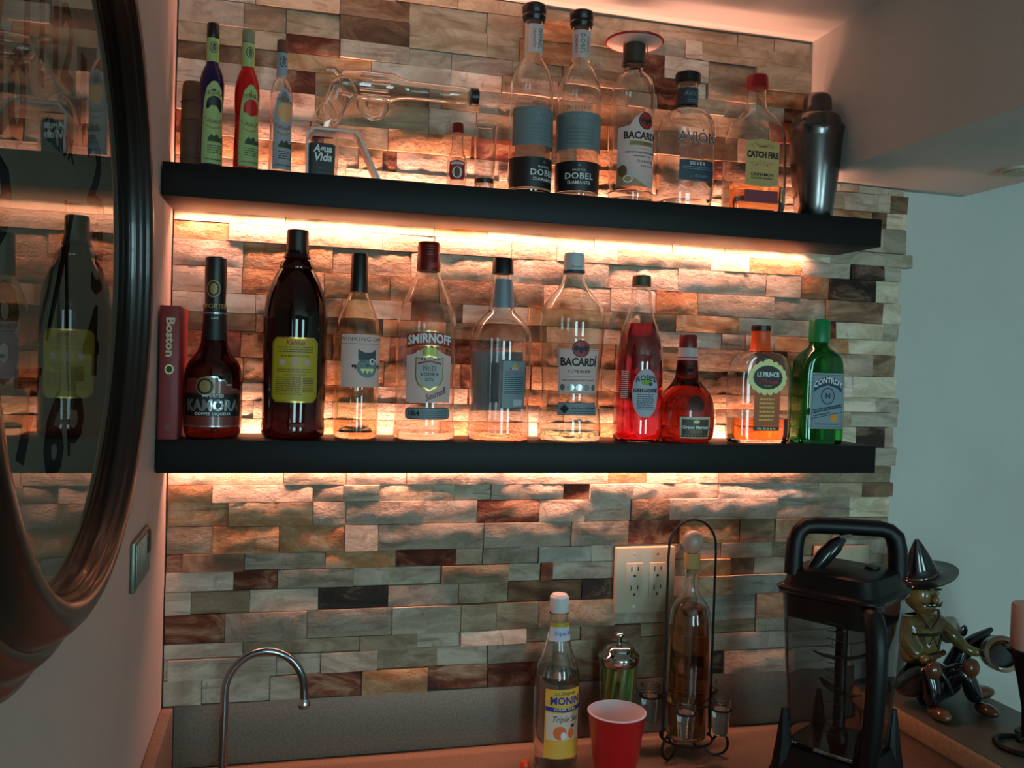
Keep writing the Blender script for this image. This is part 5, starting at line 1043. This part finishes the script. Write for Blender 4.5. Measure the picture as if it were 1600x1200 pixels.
MB().tube([(-.034, -.033, .1895), (-.023, -.0355, .1865), (-.012, -.033, .1895)], [.0014, .0022, .0014], 8).build('mouth', g_brown, hd)
ht = Euler((math.radians(6), math.radians(-14), 0)).to_matrix(); hb = []; (v, f), _ = shell([(0, .012), (.001, .052), (.006, .072), (.0085, .0725), (.0045, .040), (.012, .036), (.040, .026), (.066, .0125), (.078, .005), (.080, .001)], .0015, .001, 48)
v2, f2 = ringmesh([(0, .012), (.001, .052), (.007, .073), (.0095, .0735), (.0065, .046), (.010, .0365), (.030, .0290), (.052, .0195), (.070, .0105), (.081, .004)], 48)
hat = mesh_obj('hat', [tuple(ht @ Vector((p[0]*(1+.0*p[2])-.9*max(0, p[2]-.03)*0, p[1]*.8, p[2]))+Vector((-.024, 0, .240))) for p in v2], f2, g_black, fg, angle=60)
MB().tube([tuple(ht @ Vector((.0358*math.cos(a), .0287*math.sin(a), .0125))+Vector((-.024, 0, .240))) for a in [2*PI*k/30 for k in range(30)]], .0016, 6, True).build('hat_band', g_brown, hat)
for s_ in (-1, 1): MB().tube([(-.022, -.0325, .150), (-.022+s_*.018, -.031, .172), (-.022+s_*.024, -.02, .184)], .003, 8).build('collar', g_brown, fg)
MB().tube([(-.062, -.026, .142), (-.040, -.0335, .141), (-.022, -.0345, .1405), (.000, -.033, .141), (.019, -.025, .142)], .0018, 6).tube([(-.040, -.033, .141), (-.030, -.036, .118), (-.020, -.035, .140), (-.010, -.036, .118), (0, -.033, .140)], .0015, 6).build('vest_trim', g_black, fg)
MB().tube([(-.060, -.020, .103), (-.022, -.0375, .099), (.016, -.022, .103)], .0055, 8).build('belt', g_brown, fg)
for s_, bx in ((-1, -.044), (1, .060)): 
    ell('boot', (bx+.004, -.082, .012), (.015, .027, .0118), g_brown, fg); ell('knee_patch', ((-.046 if s_ < 0 else .037), -.070, .088), (.016, .013, .018), g_brown, fg)
ell('shoe', (.118, -.004, .0135), (.034, .017, .0130), g_brown, fg)
MB().tube([(-.050, -.052, .106), (-.030, -.064, .088), (-.012, -.070, .060), (-.004, -.072, .040)], [.007, .004, .0035, .003], 10).build('sash', g_blue, fg)
ell('hand', (.080, -.054, .108), (.010, .010, .008), g_skin, fg); ell('hand', (-.052, -.052, .104), (.010, .010, .008), g_skin, fg)
bgt = Euler((math.radians(-12), math.radians(-22), 0)).to_matrix(); v, f = ringmesh([(0, .018), (.004, .021), (.034, .021), (.040, .018), (.042, .012)], 28)
bt = mesh_obj('drum', [tuple(bgt @ Vector(p)+Vector((.060, .004, .118))) for p in v], f, g_pale, fg); ell('drum_mark', (.062, -.020, .142), (.008, .003, .011), g_black, bt)
MB().tube([(.062, .006, .060), (.078, .0, .096), (.104, -.010, .122), (.134, -.012, .140)], [.020, .019, .012, .004], 14).build('cape', g_blue, fg); ell('cape_tip', (.128, -.014, .124), (.013, .006, .005), g_blue, fg)
# open-mouthed jar held out in front
pa_ = Vector((-.42, -.85, .22)).normalized(); qt = pa_.to_track_quat('Z', 'Y').to_matrix(); (v, f), _ = shell([(-.044, .012), (-.040, .022), (-.020, .031), (.004, .033), (.018, .030), (.024, .0325), (.028, .0335), (.0295, .030)], .005, .004, 40)
mesh_obj('held_jar', [tuple(qt @ Vector(p)+Vector((.110, -.056, .108))) for p in v], f, Gl('glaze_stone', srgb(150, 128, 104)), fg); v, f = ringmesh([(-.030, .015), (-.012, .024), (.012, .0262), (.016, .0245)], 32); mesh_obj('jar_shade_plug', [tuple(qt @ Vector(p)+Vector((.110, -.056, .108))) for p in v], f, mat('jar_mouth_shade', srgb(30, 18, 20), .6), fg)  # dark plug in the mouth paints the shade of the jar's hollow
MB().tube([(.086, -.056, .112), (.092, -.066, .132), (.104, -.072, .136), (.112, -.07, .128)], .005, 10).build('jar_handle', g_brown, fg)

# candle in its iron holder
cx_, cy_ = 1.448, -.305
hl = empty('candle_holder', (cx_, cy_, -.4998), 'black iron candle holder with flared stem and looped foot on the bar ledge', 'candle holder')
MB().rings([(.004, .008), (.06, .010), (.11, .019), (.150, .0290), (.156, .036), (.1625, .0375), (.163, .034)], 32).build('stem', M_iron, hl, angle=50)
MB().tube(circ(-.030, -.020, .0052, .040, 30), .0048, 10, True).tube(circ(.030, .014, .0052, .026, 24), .0048, 10, True).tube([(-.02, 0, .006), (0, 0, .008), (.02, 0, .006)], .005, 8).build('looped_foot', M_iron, hl)
cd = empty('candle', (cx_, cy_, -.4998+.1632), 'pinkish pillar candle standing on the iron holder by the white wall', 'candle')
MB().rings([(0, .0305), (.002, .0318), (.074, .0318), (.0775, .0300), (.076, .024), (.073, .010)], 40).build('wax', mat('candle_wax', srgb(206, 156, 136), .5), cd); MB().tube([(0, 0, .072), (.001, 0, .084)], .0009, 6).build('wick', I_black, cd)

oc = empty('bottle_stopper', (.602, -.104, ZC), 'small orange plastic stopper on the counter left of the yellow-labelled syrup bottle', 'stopper')
MB().rings([(0, .0075), (.002, .0085), (.010, .0080), (.0135, .0055), (.0145, .002)], 24).build('stopper_body', mat('stopper_orange', srgb(214, 70, 24), .4), oc)

for o in S.objects:
    if o.parent is None:
        if o is cam: o.matrix_world = Matrix.Translation((0, 0, Z0)) @ o.matrix_world
        else: o.location.z += Z0
